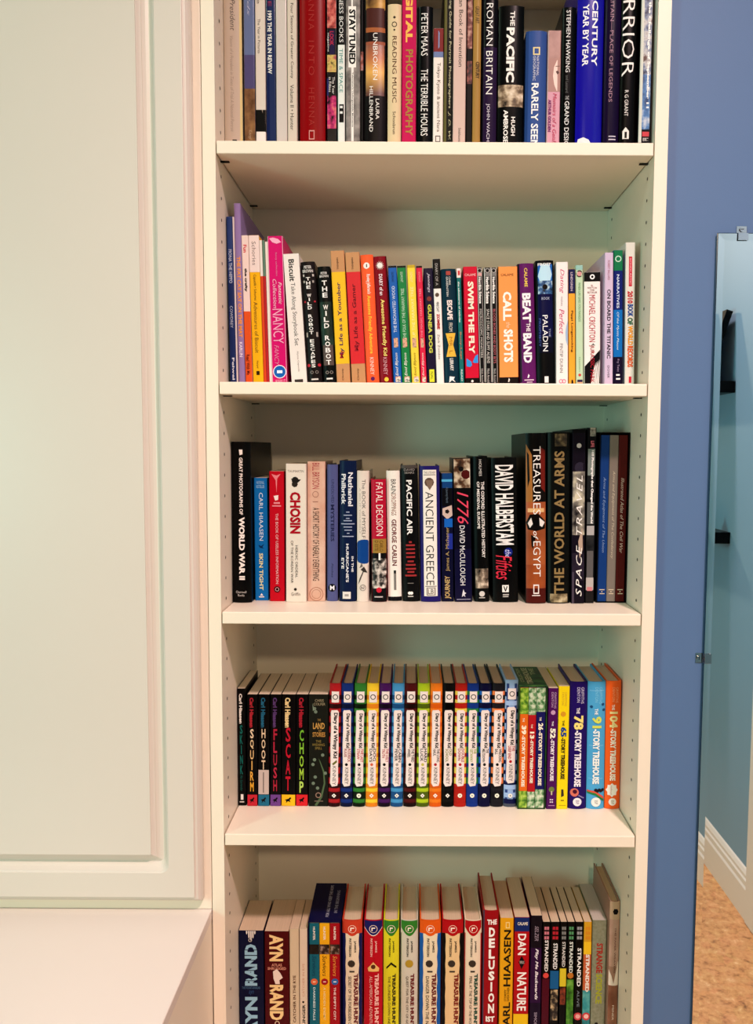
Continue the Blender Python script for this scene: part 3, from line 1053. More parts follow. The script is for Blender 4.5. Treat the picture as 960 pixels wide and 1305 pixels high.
for c, lk, a, b_, tl_, tt, ttl, v0, v1, tc in (('1F67B6', 'bright blue paperback with white title', 502, 512.6, 494.6, 339, 'THE ENCHANTED WOOD', 365, 424, 'E0E8F4'), ('1F8A4C', 'green paperback with white title', 513.2, 524.2, 506, 339, 'THE FOLK OF THE FARAWAY TREE', 368, 432, 'C8E4CC'),
        ('F0D64C', 'pale yellow paperback with cream title', 525.4, 535.4, 518.8, 338, 'UP THE FARAWAY TREE', 366, 430, 'F6EDB0'), ('D8284E', 'thin pinkish red paperback with pink title', 536.8, 544.2, 530.4, 339, 'THE MAGIC FARAWAY TREE', 368, 430, 'F09CAC')):
    B2(lk, a, b_, tl_, tt, 'p', c, [R(tt, 341.5, '1A1A1A' if c != 'F0D64C' else 'C8AC30', 0, 1), U(ttl, v0, v1, tc, .32, .68, ''), N(431, 443, ('4A3028', 'E0B89C', 'D8505A'), .25, .75, 160), U('Enid Blyton', 450, 479, 'F2EEE6' if c != 'F0D64C' else '8A7420', .3, .7, 'i'), N(480, 487, ('2A3A4A', 'E8E4D8', 'C87850'), .25, .85, 200), T('EGMONT', 347, 360, tc if c != '1F67B6' else '184C8A', .35, .62, '')], group='four matching tree story paperbacks')
B2('dark purple paperback with yellow-green title', 545, 556.4, 540, 342, 'p', '22183E', [T('Jennings', 348, 373, 'E0DCE8', .35, .68, 'i'), DI(381, .5, 3, '8A4038'), T('GUINEA DOG', 388, 450, 'CBD058', .3, .72, 'B'), R(471, 487, 'DCE040', .25, .8), T('NAL', 474, 484, '4A4A20', .4, .65)])
B2('thin book half black and half white', 556.8, 566.2, 550.4, 330, 'p', 'EFEBE6', [R(330, 368, '141416'), T('DIARY OF A', 336, 364, 'B8B4B0', .3, .65, ''), DI(376, .45, 2.6, '6A5A4A'), T('MINECRAFT', 385, 398, '4A4644', .3, .65, ''), T('ZOMBIE', 400, 420, 'C02830', .3, .7, 'B'), T('Zack Zombie', 426, 458, '9A9692', .32, .62, '')])
B2('dark teal hardcover with gold bow tie', 567, 585.8, 561.6, 343, 'h', '0F3A4C', [T('CHRIS\nGRABENSTEIN', 353, 378, 'E4E4E0', .34, .64, ''), R(346, 351, 'B05048', .35, .65), T('ESCAPE', 383, 408, 'F0E0DC', .34, .7, 'B'), T('FROM', 412, 423, 'E0DCD0', .42, .66, ''), PL([(.18, 425), (.85, 425), (.66, 440), (.85, 455), (.18, 455), (.36, 440)], 'E8BC4C'), T('MR. L', 430, 451, 'B0701C', .4, .62, ''), T('LIBRARY', 457, 473, 'E4E4E0', .4, .64, 'b'), PL([(.35, 480), (.7, 481), (.6, 484), (.75, 488), (.5, 485), (.3, 488)], 'F0F0EE')])
B2('thin teal paperback with white top', 586.4, 591.8, 581.8, 342, 'p', '1E7A78', [R(342, 354, 'ECE0DC'), R(345, 351, 'D0484C', .3, .8), T('the adventures of nicholas', 359, 411, 'E4ECE8', .25, .65, 'b'), T('Bony-Legs', 423, 458, 'B08A6A', .2, .75, 'b'), T('READ', 471, 486, 'C8E0DC', .3, .7, 'b')])
B2('crimson paperback with cream capitals and blue bikini', 593.6, 611, 590.4, 340, 'p', 'CF163C', [R(482, 490, '181214'), H('CALAME', 349, 352, 'F0C8C8', .1, .9, ''), T('SWIM THE FLY', 359, 451, 'F4E6D2', .3, .72, 'B'), PL([(.1, 457), (.45, 461), (.5, 466), (.35, 468), (.1, 467)], '3A9AE0'), PL([(.55, 462), (.75, 454), (.95, 452), (.95, 463), (.7, 463)], '3A9AE0'), DI(486, .5, 1.6, 'F0ECE8')])
for i, (a, b_, tl_, ttl, c2) in enumerate(((612.2, 618.2, 608.2, 'MICROSCOPIC MONSTERS', 'D8A8A4'), (618.8, 627.2, 617, 'SPACE STARS AND SLIMY ALIENS', 'B8B4AC'), (627.8, 634.6, 625.4, 'BLOOD BONES AND BODY BITS', 'A85058'))):
    B2(('thin white spined comic with pinkish title', 'thin black and white comic with grey title', 'thin black and white comic with red title')[i], a, b_, tl_, 341, 'p', '17171A', [R(341, 487, 'D8D4D0', 0, .12), R(341, 487, 'C8C4C0', .9, 1), RING(345, .5, 3, 'B8B4B0'), R(348, 352, c2 if i == 0 else '8A8886', .15, .88), T('Horrible Science', 353, 387, 'F0EEEA', .24, .74, 'B'), T(ttl, 394, (456, 463, 463)[i], 'D4D0CA' if i < 2 else 'C87078', .3, .72, ''), T('Nick Arnold', 470, 488, 'C8C4C0', .3, .66, '')], group='three thin comics on the second shelf')
B2('orange paperback with white capitals', 636.4, 661, 634.6, 340, 'p', 'F2A05A', [R(481, 490, '221A18', 0, 1), R(340, 487, '3A2A1C', 0, .03), H('CALAME', 349, 352, '6A3A1C', .15, .8, ''), T('CALL', 372, 409, 'FBF3EA', .24, .68, 'B'), T('the', 411, 418, 'F8D8B4', .4, .62, 'i'), T('SHOTS', 420, 462, 'FBF3EA', .26, .74, 'B'), PL([(.5, 482), (.56, 484), (.52, 487), (.46, 487)], 'F0E8E0')])
B2('purple hardcover with jagged white title', 663.6, 684, 659.4, 336, 'h', '6E2370', [R(336, 487, '2A1630', 0, .12), T('CALAME', 342, 366, 'E8C860', .4, .6, 'b'), T('BEAT', 374, 411, 'F4EEF2', .24, .76, 'B'), T('THE', 412, 423, 'F0E8EE', .45, .7, 'b'), T('BAND', 425, 463, 'F4EEF2', .24, .76, 'B'), PL([(.5, 477), (.58, 479), (.52, 482), (.44, 482)], 'F0E4EE'), R(484, 485.4, 'E0C8DC', .25, .85), R(487, 488, 'E0C8DC', .4, .75)])
B2('black and blue hardcover showing bright sky', 685.2, 708, 682.8, 332, 'h', '07070C', [R(337, 372, '2A70C0', .12, .92), PL([(.3, 337), (.75, 337), (.9, 350), (.75, 362), (.3, 364), (.12, 352)], 'BFE2F2'), N(358, 375, ('0C1220', '3A6AA0', 'C0DCE8'), .12, .92, 140), DI(366, .5, 3.4, '1A1214'), R(375, 430, '10124C', .1, .92), R(430, 450, '0B0C2C', .1, .92), H('FROST', 335.5, 339, 'F0F0F0', .12, .85, 'b'), H('BOOK', 379, 382.5, 'B8C0D8', .3, .75, ''), T('PALADIN', 402, 448, 'F2F2F4', .34, .62, ''), T('THE', 419, 430, 'A8B0D0', .68, .78, ''), T('PROPHECY', 406, 442, '5A70B8', .14, .24, ''), R(480, 488, 'E8E8E8', .4, .62)])
B2('white paperback with pink script title', 709.2, 724.2, 709, 334, 'p', 'F0EAE8', [T('Dating', 343, 374, 'D0407C', .26, .68, 'i'), T('makes', 378, 390, 'B8A8B0', .4, .6, ''), T('Perfect', 394, 426, 'D0407C', .26, .68, 'i'), T('PINTIP DUNN', 438, 475, '8A8686', .3, .56, ''), PL([(.98, 408), (.85, 416), (.78, 424), (.82, 434), (.9, 439), (.98, 440)], 'A8C4E0'), RING(486, .4, 2.6, 'E07098'), RING(486, .65, 2.6, 'E07098')])
B2('thin orange-yellow paperback with navy head', 725.4, 733.6, 724.8, 343, 'p', 'F2AC3E', [R(343, 374, '22285C'), T('LINDGREN', 347, 371, 'C8B8C8', .3, .65, 'b'), T('Pippi Longstocking', 396, 449, '3A2A1C', .3, .68, 'b'), PL([(.4, 484), (.6, 484), (.7, 489), (.35, 489)], '1A1A1A')])
B2('thin mint green paperback with round head emblem', 734.6, 743.6, 734, 338, 'p', 'C4DCBC', [R(338, 344, '9CC8C0'), DI(349, .5, 4.4, '3A1A1C'), DI(349, .5, 3, 'D8A0A0'), T('WHEN LIFE GIVES YOU MANGOS', 360, 410, '78A878', .34, .66, ''), T('Getten', 455, 474, '8AB088', .4, .62, ''), DI(478, .5, 1.8, 'D05048'), R(484, 487, '3A2A5A', .15, .9), R(487, 490, 'D8B090', .15, .9)])
B2('white paperback with black head and zebra foot', 745, 765.4, 744.8, 347, 'p', 'F2ECE8', [R(347, 359, '121214'), RING(353, .5, 3.2, 'F0F0F0', .5), T('#1', 363, 366, 'A04048', .4, .55), H('NEW YORK\nTIMES\nBESTSELLER', 366, 374, '8A4448', .2, .8, 'm'), T('MICHAEL CRICHTON', 376, 436, 'C03850', .3, .68, ''), PL([(.4, 441), (.55, 438), (.7, 441), (.55, 439.5)], '2A2A2A'), PL([(.02, 467), (.3, 461), (.98, 446), (.98, 489), (.02, 489)], '18161A'),
   [PL([(.42 + .10 * i, 489), (.50 + .10 * i, 489), (.60 + .09 * i, 474 - 2 * i), (.72 + .06 * i, 462 - i), (.56 + .09 * i, 472 - 2 * i)], 'F0ECE8') for i in range(5)], T('JURASSIC PARK', 440, 488, 'B8283C', .3, .62, '')])
B2('lavender paperback with black condensed title', 770.6, 781.2, 771.2, 322, 'p', 'D3C2DC', [T('ROBERT BALLARD', 332, 357, 'B06878', .34, .62, ''), T('ON BOARD THE TITANIC', 369, 457, '1E1A22', .28, .72, 'b'), T('DOVER', 466, 482, '6A5A70', .34, .6, '')], d=.20, Y=.052)
B2('blue paperback with green head and dark foot', 781.8, 793.4, 782.4, 319, 'p', '1A4A9C', [R(319, 345, '1E8458'), RING(330, .5, 4, 'C8E8D8'), R(345, 349, 'E8ECF0', .1, .9), R(345, 395, '1A2A7C', 0, 1), R(395, 455, '1878C4', 0, 1), R(455, 490, '1E1236'), T('NARRATIVES', 350, 393, 'D0DCF0', .34, .62, 'b'), T('Of the Mystic Mouse', 398, 446, 'D8ECF6', .3, .6, 'i'), T('Fry Twist', 458, 474, 'A898B8', .35, .65, ''), R(477, 479, 'F0F0F0', .3, .7), R(482, 484, 'F0F0F0', .3, .75)], Y=.055)
B2('tall white paperback with rainbow block letters', 796.4, 808.6, 797.8, 309, 'p', 'DEDDD6', [R(327, 365, 'CC2A44', .34, .68), T('SCHOLASTIC', 329, 363, 'E8A8B0', .42, .6, 'b'), T('2010', 371, 387, 'C41C30', .22, .78, 'B'), T('BOOK', 388, 404, '1E4E9C', .24, .82, 'B'), T('OF', 405, 414, '1C6A44', .22, .8, 'B'), T('WORLD', 415, 440, 'E8A022', .3, .82, 'B'), T('RECORDS', 441, 468, 'E0641E', .26, .84, 'B'), R(480, 488, 'CC2A44', .42, .68)], d=.18, Y=.055)

# ================================================================== THIRD SHELF
def B3(look, xl, xr, xtl, vt, kind, col, els, **k):
    k.setdefault('d', .155 if kind == 'h' else .135)
    return B(2, look, xl, xr, vt, kind, col, els, tl=xtl, **k)


B3('large black hardcover with white war title', 293.6, 320.4, 291.6, 563, 'h', '0A0A0B', [PL([(.42, 573), (.6, 573), (.6, 579), (.45, 580)], Wt), T('GREAT PHOTOGRAPHS OF', 583, 656, Wt, .42, .6, 'b'), T('WORLD WAR II', 659, 739, Wt, .38, .68, 'B'), H('Chartwell\nBooks', 753, 760, 'C8C8C4', .2, .74, 'm')], vb=768, d=.197)
B3('short blue paperback with pale yellow title', 325.4, 342, 323.4, 609, 'p', '1878BC', [H('NATIONAL\nBESTSELLER', 613, 622, 'A8D0E8', .2, .8, 'm'), T('CARL HIAASEN', 628, 689, 'DCEAF2', .38, .68, ''), PL([(.3, 694), (.5, 696), (.75, 693), (.6, 697), (.7, 699), (.4, 698)], '123A6A'), T('SKIN TIGHT', 705, 752, 'EDE8B0', .34, .64, 'b'), PL([(.5, 756), (.62, 759), (.38, 759)], Wt), R(760, 761.2, Wt, .3, .7)], vb=765, d=.11)
B3('red paperback with torn white drip at head', 344.2, 362.8, 343, 600.5, 'p', 'C5122A', [PL([(.15, 604), (.5, 606), (.78, 604), (.55, 610), (.5, 628), (.44, 612)], 'E89098'), PL([(.3, 632), (.62, 631), (.6, 637), (.4, 638)], 'F4ECE8'), R(640, 642, 'E8A0A8', .3, .72), R(644, 645.5, 'E8A0A8', .2, .8), T('THE BOOK OF USELESS INFORMATION', 654, 744, 'F0C8CC', .42, .6, ''), DI(751, .5, 4, '2A1014'), RING(751, .5, 2.6, 'D8A0A4')], vb=766)
B3('cream paperback with big red title', 364.8, 390.6, 364.2, 591, 'p', 'E2D8CC', [H('TAUMARTIN', 599, 602, '7A726A', .1, .88, ''), DI(612, .46, 4.5, '2E2824', 9), DI(617, .44, 4, '3A322C', 7), PL([(.25, 610), (.75, 611), (.6, 615), (.4, 615)], '2E2824'), T('CHOSIN', 627, 680, 'AE1228', .2, .72, 'B'), T('OF THE KOREAN WAR', 689, 743, '6A625C', .24, .36, ''), T('HEROIC ORDEAL', 695, 736, '6A625C', .46, .58, ''), DI(751, .46, 1.8, '3A322C'), H('Griffin', 755, 759, '8A827A', .25, .7)], vb=767)
B3('peach paperback with dark history title', 392.2, 414.6, 391.8, 588, 'p', 'D9B09C', [N(588, 766, ('D4A690', 'DAB29E', 'E2C0AC'), 0, 1, 30), T('BILL BRYSON', 590, 623, 'A8283C', .28, .68, ''), RING(630, .46, 4, 'A87A6A', .2), R(639, 640, 'A87A6A', .3, .6), T('A SHORT HISTORY OF NEARLY EVERYTHING', 647, 740, '4A2C26', .30, .66, ''), RING(757, .5, 9, 'B88470', .1), RING(757, .5, 6, 'B88470', .1)], vb=766)
B3('periwinkle hardcover with grey mystery title', 417, 430.4, 417, 592, 'h', '5E6394', [T('UNSOLVED', 611, 641, '34385E', .4, .66, ''), T('MYSTERIES', 643, 690, '2C3056', .34, .68, 'b'), T('Forbes', 718, 736, '34385E', .42, .6, 'i'), DI(749, .48, 5, '121420'), H('M', 746, 752, 'E8E8F0', .28, .7, 'b')], vb=766, d=.15)
B3('dark navy hardcover with two line white author', 432.6, 454, 432.6, 587, 'h', '12244C', [T('Philbrick', 604, 643, 'E6E8EE', .12, .38, 'b'), T('Nathaniel', 602, 645, 'E6E8EE', .52, .8, 'b'), [R(v, v + 1.2, 'A8B2CC', a, b_) for v, a, b_ in ((652, .4, .6), (656, .25, .75), (660, .4, .6), (663, .25, .75), (667, .1, .9), (671, .25, .75), (675, .3, .75), (679, .45, .6), (683, .18, .85))], T("HURRICANE'S", 693, 742, 'E6E8EE', .4, .56, 'b'), T('EYE', 711, 725, 'E6E8EE', .12, .28, 'b'), T('IN THE', 709, 729, 'E6E8EE', .72, .84, 'b'), R(754, 763, 'E0DCD8', .2, .68), R(757, 760, 'A8A4A0', .32, .56)], vb=766.5)
B3('cream hardcover with blue disc and plant drawing', 455.2, 470, 455.2, 600, 'h', 'E0D6CC', [T('The BOOK of MYSELF', 611, 686, '6A6460', .42, .72, ''), T('A DO IT YOURSELF', 622, 680, 'A8A09A', .2, .3, ''), DI(703, .62, 15.5, '164C94', 24), PL([(.1, 745), (.2, 738), (.62, 724), (.7, 724), (.25, 741)], '5A5450'), PL([(.3, 726), (.6, 722), (.9, 730), (.6, 729)], '4A4440'), PL([(.2, 724), (.4, 717), (.5, 722)], '7A746E'), R(720, 766, '8A847E', .93, .96), T('2', 747, 751, '6A6460', .36, .62), RING(749, .5, 4, '8A847E', .15)], vb=767, d=.14)
B3('red hardcover with gold band and photo foot', 473.6, 493, 472, 611, 'h', 'B8163A', [R(611, 767, '120C0E', 0, .05), T('FATAL DECISION', 615, 683, 'F0DCD8', .36, .8, ''), R(687, 705, 'A88640', .1, 1), T('CARLO\nD ESTE', 689, 703, '5A3A20', .25, .8, ''), R(705, 767, '141216', .06, 1), N(712, 750, ('141216', '4A4644', 'C0B8B0', 'E8E0D8'), .06, 1, 110), R(705, 714, 'F0ECE8', .5, .62), DI(752, .5, 3.4, 'C82A40'), R(760, 761.5, 'C8C0C0', .2, .75)], vb=767)
B3('white hardcover with red and black title', 495.2, 512, 492.4, 600, 'h', 'EEEAE2', [R(760.5, 767, '17151A'), T('BRAIN', 611, 629, '3A2A2A', .34, .7, ''), T('DROPPINGS', 630, 657, 'A06A5A', .34, .7, ''), T('GEORGE CARLIN', 662, 721, '7A2A2E', .34, .7, 'b'), R(727, 752, '8A8682', .44, .62), R(727, 731, '2A2A2A', .44, .62)], vb=766, d=.14)
B3('black hardcover with white title above tiny red lines', 513.6, 535.4, 510.4, 593, 'h', '111012', [R(593, 597, '5A5450', .02, .98), H('DAVID\nSEARS', 597.5, 604, 'A8A4A0', .2, .82, 'm'), T('PACIFIC AIR', 612, 682, 'F0EEEC', .32, .64, 'b'), [R(v, v + 2.2, 'A83A3C', .5 - q, .5 + q) for v, q in ((690, .08), (694, .26), (699, .26), (704, .26), (709, .26), (714.5, .18), (719, .28), (724, .3), (728, .2), (732.5, .33))], R(743, 743.8, '8A8480', .3, .65), DI(756, .4, 2, Wt), DI(756, .52, 2, Wt), R(759.5, 760.8, 'C8C4C0', .3, .62)], vb=766.5)
B3('indigo hardcover with tall white title panel', 537, 562, 534.8, 594, 'h', '2A2072', [R(599, 760, 'ECE8E0', .16, .84), R(605, 605.8, '4A4448', .2, .8), H('THE LITERARY', 601, 604, '6A6468', .22, .8), DI(615, .48, 6, '6A5448', 10), PL([(.3, 612), (.68, 612), (.62, 620), (.5, 625), (.38, 620)], '8A7464'), T('ANCIENT GREECE', 627, 746, '2A2426', .28, .68, 't'), R(747, 747.8, '6A6468', .22, .8), FR(749, 759, '9A948E', .28, .74, .1), H('LB', 751, 757, '7A746E', .36, .64, '')], vb=767)
B3('small dark blue book with gold lettering reading upwards', 563.6, 578.4, 562.2, 603, 'p', '141438', [R(603, 622, '1A4A84', .1, .95), R(611, 614, '5AB0D8', .05, .95), R(622, 645, '0E0E18', .05, .95), T('A Journey North', 621, 641, '6A7A8A', .35, .6), PL([(.1, 648), (.9, 644), (.95, 657), (.5, 662), (.1, 656)], 'D0B8AE'), DI(652, .5, 3, '2A2422', 5), R(661, 672, '1E6AC0', .25, .95), R(680, 700, '2A3A9A', .5, .95), U('James A. Michener', 672, 728, 'B8A070', .34, .72, ''), U('JOURNEY', 734, 763, 'C8AC78', .25, .8, 'b')], vb=766.5)
B3('black to navy paperback showing a rider painting', 580.2, 602, 577.6, 584, 'p', '16143E', [R(584, 660, '0C0A0C', 0, 1), R(660, 700, '100E26', 0, 1), N(585, 622, ('2A1A12', '6A4A34', 'C8B8A0', 'E0D8C8'), .03, .97, 60), DI(605, .72, 6, '5A1A18', 9), DI(598, .45, 3.4, '1A1614', 7), T('1776', 627, 668, 'E0506A', .2, .85, 'i'), T('DAVID McCULLOUGH', 670, 746, 'E6E6EA', .32, .62, ''), PL([(.5, 751), (.56, 755), (.66, 756), (.56, 758), (.6, 761), (.5, 759), (.4, 761), (.44, 756)], 'D8D8E0'), R(763.5, 764.3, 'A8A8C0', .1, .9)], vb=767)
B3('black hardcover with two line title and photo foot', 605.4, 624, 602.4, 581.5, 'h', '0B0B0C', [T('HOLMES', 586, 607, 'D8D4D0', .42, .6, ''), T('THE OXFORD ILLUSTRATED HISTORY', 614, 711, 'E8E4E0', .54, .76, 'b'), T('OF MEDIEVAL EUROPE', 614, 674, 'E8E4E0', .26, .44, 'b'), N(725, 750, ('1A1614', '8A7A6A', 'E0D0BC'), .08, .95, 90), DI(757, .5, 3.6, 'D0CCC8', 12), R(761.5, 762.5, 'C8C4C0', .3, .7)], vb=767)
B3('wide black hardcover with tall condensed white name', 629, 661, 626.4, 583.5, 'h', '0B0A0B', [T('DAVID HALBERSTAM', 593, 695, 'F0EEEC', .14, .86, 'b'), DI(704, .62, 5.6, '1A2A8A', 10), T('the', 701, 711, 'D0D4F0', .5, .72, 'i'), T('Fifties', 708, 739, 'D8384E', .12, .76, 'i'), R(746, 755, 'EDEAE6', .36, .62), PL([(.4, 747.5), (.45, 747.5), (.49, 752), (.53, 747.5), (.58, 747.5), (.51, 754), (.47, 754)], '141414'), R(757.5, 758.8, 'C8C4C0', .38, .62), R(760, 761.2, 'C8C4C0', .38, .6)], vb=767.5, d=.16)
B3('tall hardcover showing a golden face with an eye', 670.6, 696.4, 670.2, 552, 'h', '170D0C', [R(552, 569, '140E0E', 0, 1), PL([(.02, 566), (.3, 580), (.34, 640), (.2, 662), (.02, 660)], 'A8743C'), PL([(.06, 575), (.16, 580), (.2, 612), (.1, 622)], '1A100E'), PL([(.7, 570), (.95, 574), (.95, 628), (.75, 622)], '7A241C'), N(640, 766, ('8A4A26', 'A85A30', 'C0703C'), .02, .98, 14), R(648, 653, 'E0B884', .1, .9), PL([(.02, 666), (.2, 656), (.6, 655), (.95, 664), (.95, 674), (.5, 677), (.1, 675)], '140C0C'), PL([(.1, 667), (.26, 660), (.34, 668), (.2, 673)], 'E8E0DC'), PL([(.66, 660), (.94, 666), (.8, 672), (.68, 670)], 'E8E0DC'), DI(666, .5, 4, '0A0606'), PL([(.25, 682), (.5, 684), (.34, 700), (.28, 696)], '1C100C'), R(740, 769, '5A1C16', .02, .98), N(720, 750, ('8A3A1E', 'B0602E'), .02, .98, 20),
   T('TREASURES', 569, 656, 'F2EEEA', .36, .72, 't'), T('of', 677, 688, 'F2EEEA', .36, .6, 'i'), T('EGYPT', 690, 735, 'F2EEEA', .36, .72, 't'), FR(745, 757, 'E8E0DC', .36, .64, .14), R(758.5, 759.6, 'E8E0DC', .3, .7)], vb=769, d=.19)
B3('tall black hardcover with stone gold capitals reading upwards', 698.6, 726.4, 699, 551, 'h', '10110F', [R(551, 768, '26302C', .04, .12), U('THE WORLD AT ARMS', 575, 757, ('9A8258'), .28, .74, 'b'), N(553, 569, ('1A1814', '5A4C38', '9A8664'), .3, .85, 90), N(757, 768, ('2A261E', '8A7A5C', 'C8BC9C'), .1, .9, 80)], vb=769, d=.2)  # lighter strip at the left is a gloss highlight painted on the spine
B3('purple-black book with widely spaced white italic capitals', 728.2, 744.8, 730, 547, 'p', '1E1626', [R(547, 552, '0C0A0E'), DI(568, .5, 3, 'D0C8C8'), DI(596, .6, 7, '3A3446', 14), N(601, 682, ('2A2428', '8A847C', 'D8D0B8'), .04, .96, 50), N(705, 740, ('1E1626', '3A2E42'), .04, .96, 40), PL([(.5, 690), (.8, 672), (.85, 700), (.6, 712)], 'C0A898'), R(729, 769, '5A5060', .05, .2), U('TRAVEL', 606, 682, 'F0ECE8', .34, .78, 'is'), U('SPACE', 695, 760, 'F0ECE8', .34, .78, 'is')], vb=769, d=.19)
B3('thin collage book of black and white photographs', 745.4, 757, 749, 545, 'p', '16161A', [N(545, 556, ('2A2A28', 'C0BCB0'), .3, .9, 160), T('LIFE', 562, 570, 'E88090', .4, .75, 'b'), R(572, 606, '8A9490', .1, .85), R(606, 636, '2A2C2E', .05, .9), R(640, 668, '6A6C6C', .1, .85), R(670, 682, 'B8B4B4', .1, .9), N(682, 702, ('1A1A1C', '3A3A3C'), .05, .9, 80), R(702, 736, '6E6A6A', .15, .85), R(736, 752, 'C0B8B4', .1, .9), R(748, 753, 'D0888C', .2, .8), R(754, 768, '2C2828', .1, .9), T('100 Photographs that Changed the World', 574, 667, 'F2F0EE', .42, .74, 'B')], vb=768.5, d=.2)
sc, L0, R0, Y0, zi, zt0 = slipcase(2, 'black slipcase with blue grey and maroon volumes', 759.8, 801, 551, '0D0B0C', None, None, .19, vb=768)
SL = iter(slots(L0, R0, .0016, (0, .335, .665, 1)))
for nm, c, a, b_, ttl, v0, v1, tc, plc in (('blue volume in the black slipcase', '1A4486', 763, 775, 'Arms and Equipment of The Union', 608, 704, '8AA0C8', 'left of its grey neighbour, third shelf'), ('grey volume in the black slipcase', '8A8078', 775.4, 786.8, 'Arms and Equipment of The Confederacy', 600, 712, 'C8BCA8', 'middle of the three, third shelf'), ('maroon volume in the black slipcase', '5E1C1A', 787.2, 798.4, 'Illustrated Atlas of The Civil War', 609, 705, 'D8BCB0', 'right of its grey neighbour, third shelf')):
    B(2, nm, a, b_, 554.5, 'p', c, [T(ttl, v0, v1, tc, .32, .68, 'i'), R(751, 752, 'D8C8B0', .2, .8), DI(754, .5, .8, 'D8C8B0', 6), R(756, 757, 'D8C8B0', .25, .8)], Y=Y0 + .0015, vb=767, inside=zi, xspan=next(SL), d=.18, place=plc, group='volumes in the black slipcase', rough=.5)

# ================================================================== FOURTH SHELF
def B4(look, xl, xr, xtl, vt, kind, col, els, **k):
    return B(3, look, xl, xr, vt, kind, col, els, tl=xtl, **k)


def dog(v, u, c):
    return PL([(u - .22, v - 1), (u + .05, v - 2.4), (u + .18, v - 4.5), (u + .26, v - 3), (u + .14, v - .5), (u + .2, v + 2.2), (u + .02, v + .8), (u - .14, v + 3.4), (u - .1, v + .6)], c)


def hia(look, xl, xr, xtl, vt, author, letters, word, v0, v1, foot, extra=(), **k):
    a0 = 889 if word != 'SKINK' else 884
    els = [T('Carl Hiaasen', a0, a0 + 38, author, .24, .62, 'B'), V(word, v0, v1, letters, .30, .64, 'b', .12), list(extra)]
    if foot:
        els += [R(1012.5, 1030, foot, .02, .98), dog(1020, .46, '14100E')]
    B4(look, xl, xr, xtl, vt, 'p', '0C0A0C', els, group='black paperbacks with stacked coloured letters', **k)


hia('tall black paperback with teal stacked letters', 303.2, 314, 301.2, 877.5, 'E8E6E0', '1E7A72', 'SKINK', 924, 988, None, [T('No Surrender', 988, 1008, '2A7068', .3, .6, 'i'), R(1012, 1019, 'E8E8E4', .34, .66), R(1021, 1022.4, 'D8D8D4', .2, .75)], vb=1026.5, back=854, d=None)
hia('black paperback with cream and orange stacked letters', 315.2, 328.2, 315, 885, 'B83440', ['E8D8B8', 'E8D4A8', 'E4C48C', 'E6BC6C', 'E8B450', 'F0B83C'], 'SQUIRM', 929, 1010, 'C83040', vb=1027, back=858)
hia('black paperback with white library sticker', 329, 343.4, 329.2, 885, '2E7494', 'E2CFAE', 'HOOT', 929, 982, '2A7C9C', [R(981, 1012, 'CFC4BC', .03, .95), R(984, 1010, '6A625C', .44, .52)], vb=1027, back=858)
hia('black paperback with purple foot square', 344.4, 358, 344.6, 885, '6A4C84', ['B83048', 'C03450'], 'FLUSH', 929, 1010, '7C52A0', vb=1027, back=858)
hia('black paperback with yellow foot square', 358.6, 376.6, 359, 885, 'EDD8A0', ['C02038', 'C81E38'], 'SCAT', 927, 1010, 'F2C62A', vb=1027, back=858)
hia('black paperback with green stacked letters', 377.2, 392.4, 377.6, 885, 'B02838', ['7AB83C', '8AC040', '9CC840', 'A8CC48', 'B8D468'], 'CHOMP', 930, 1012, 'D82C34', vb=1027, back=858)
B4('thick charcoal paperback with gold title and vines', 393.6, 418.2, 393.6, 885, 'p', '24261F', [H('CHRIS\nCOLFER', 891, 899, 'A89A7C', .25, .85, 'm'), H('THE', 916, 919, 'B08C50', .45, .62), H('LAND', 921, 929, 'C89A54', .22, .82, 'b'), H('OF', 930, 932.5, 'B08C50', .5, .66), H('STORIES', 933, 939, 'C08E4C', .2, .85, 'b'), H('THE\nWISHING\nSPELL', 943, 955, '9A8448', .18, .82, 'm'),
   PL([(.3, 1026), (.6, 1015), (.78, 998), (.74, 984), (.56, 970), (.5, 966), (.6, 970), (.80, 982), (.86, 998), (.7, 1016), (.42, 1027)], '5E7454'), [DI(v, u, 2.2, '7C8A78', 7) for v, u in ((903, .3), (907, .36), (962, .72), (968, .3), (974, .22), (985, .86), (990, .34), (998, .24), (1004, .46))], RING(1013, .5, 3.6, 'A08474', .3), R(1020, 1021, '8A7A6A', .3, .75), PL([(.2, 896), (.28, 904), (.22, 906)], '8A9A84')], vb=1027.5, back=857)

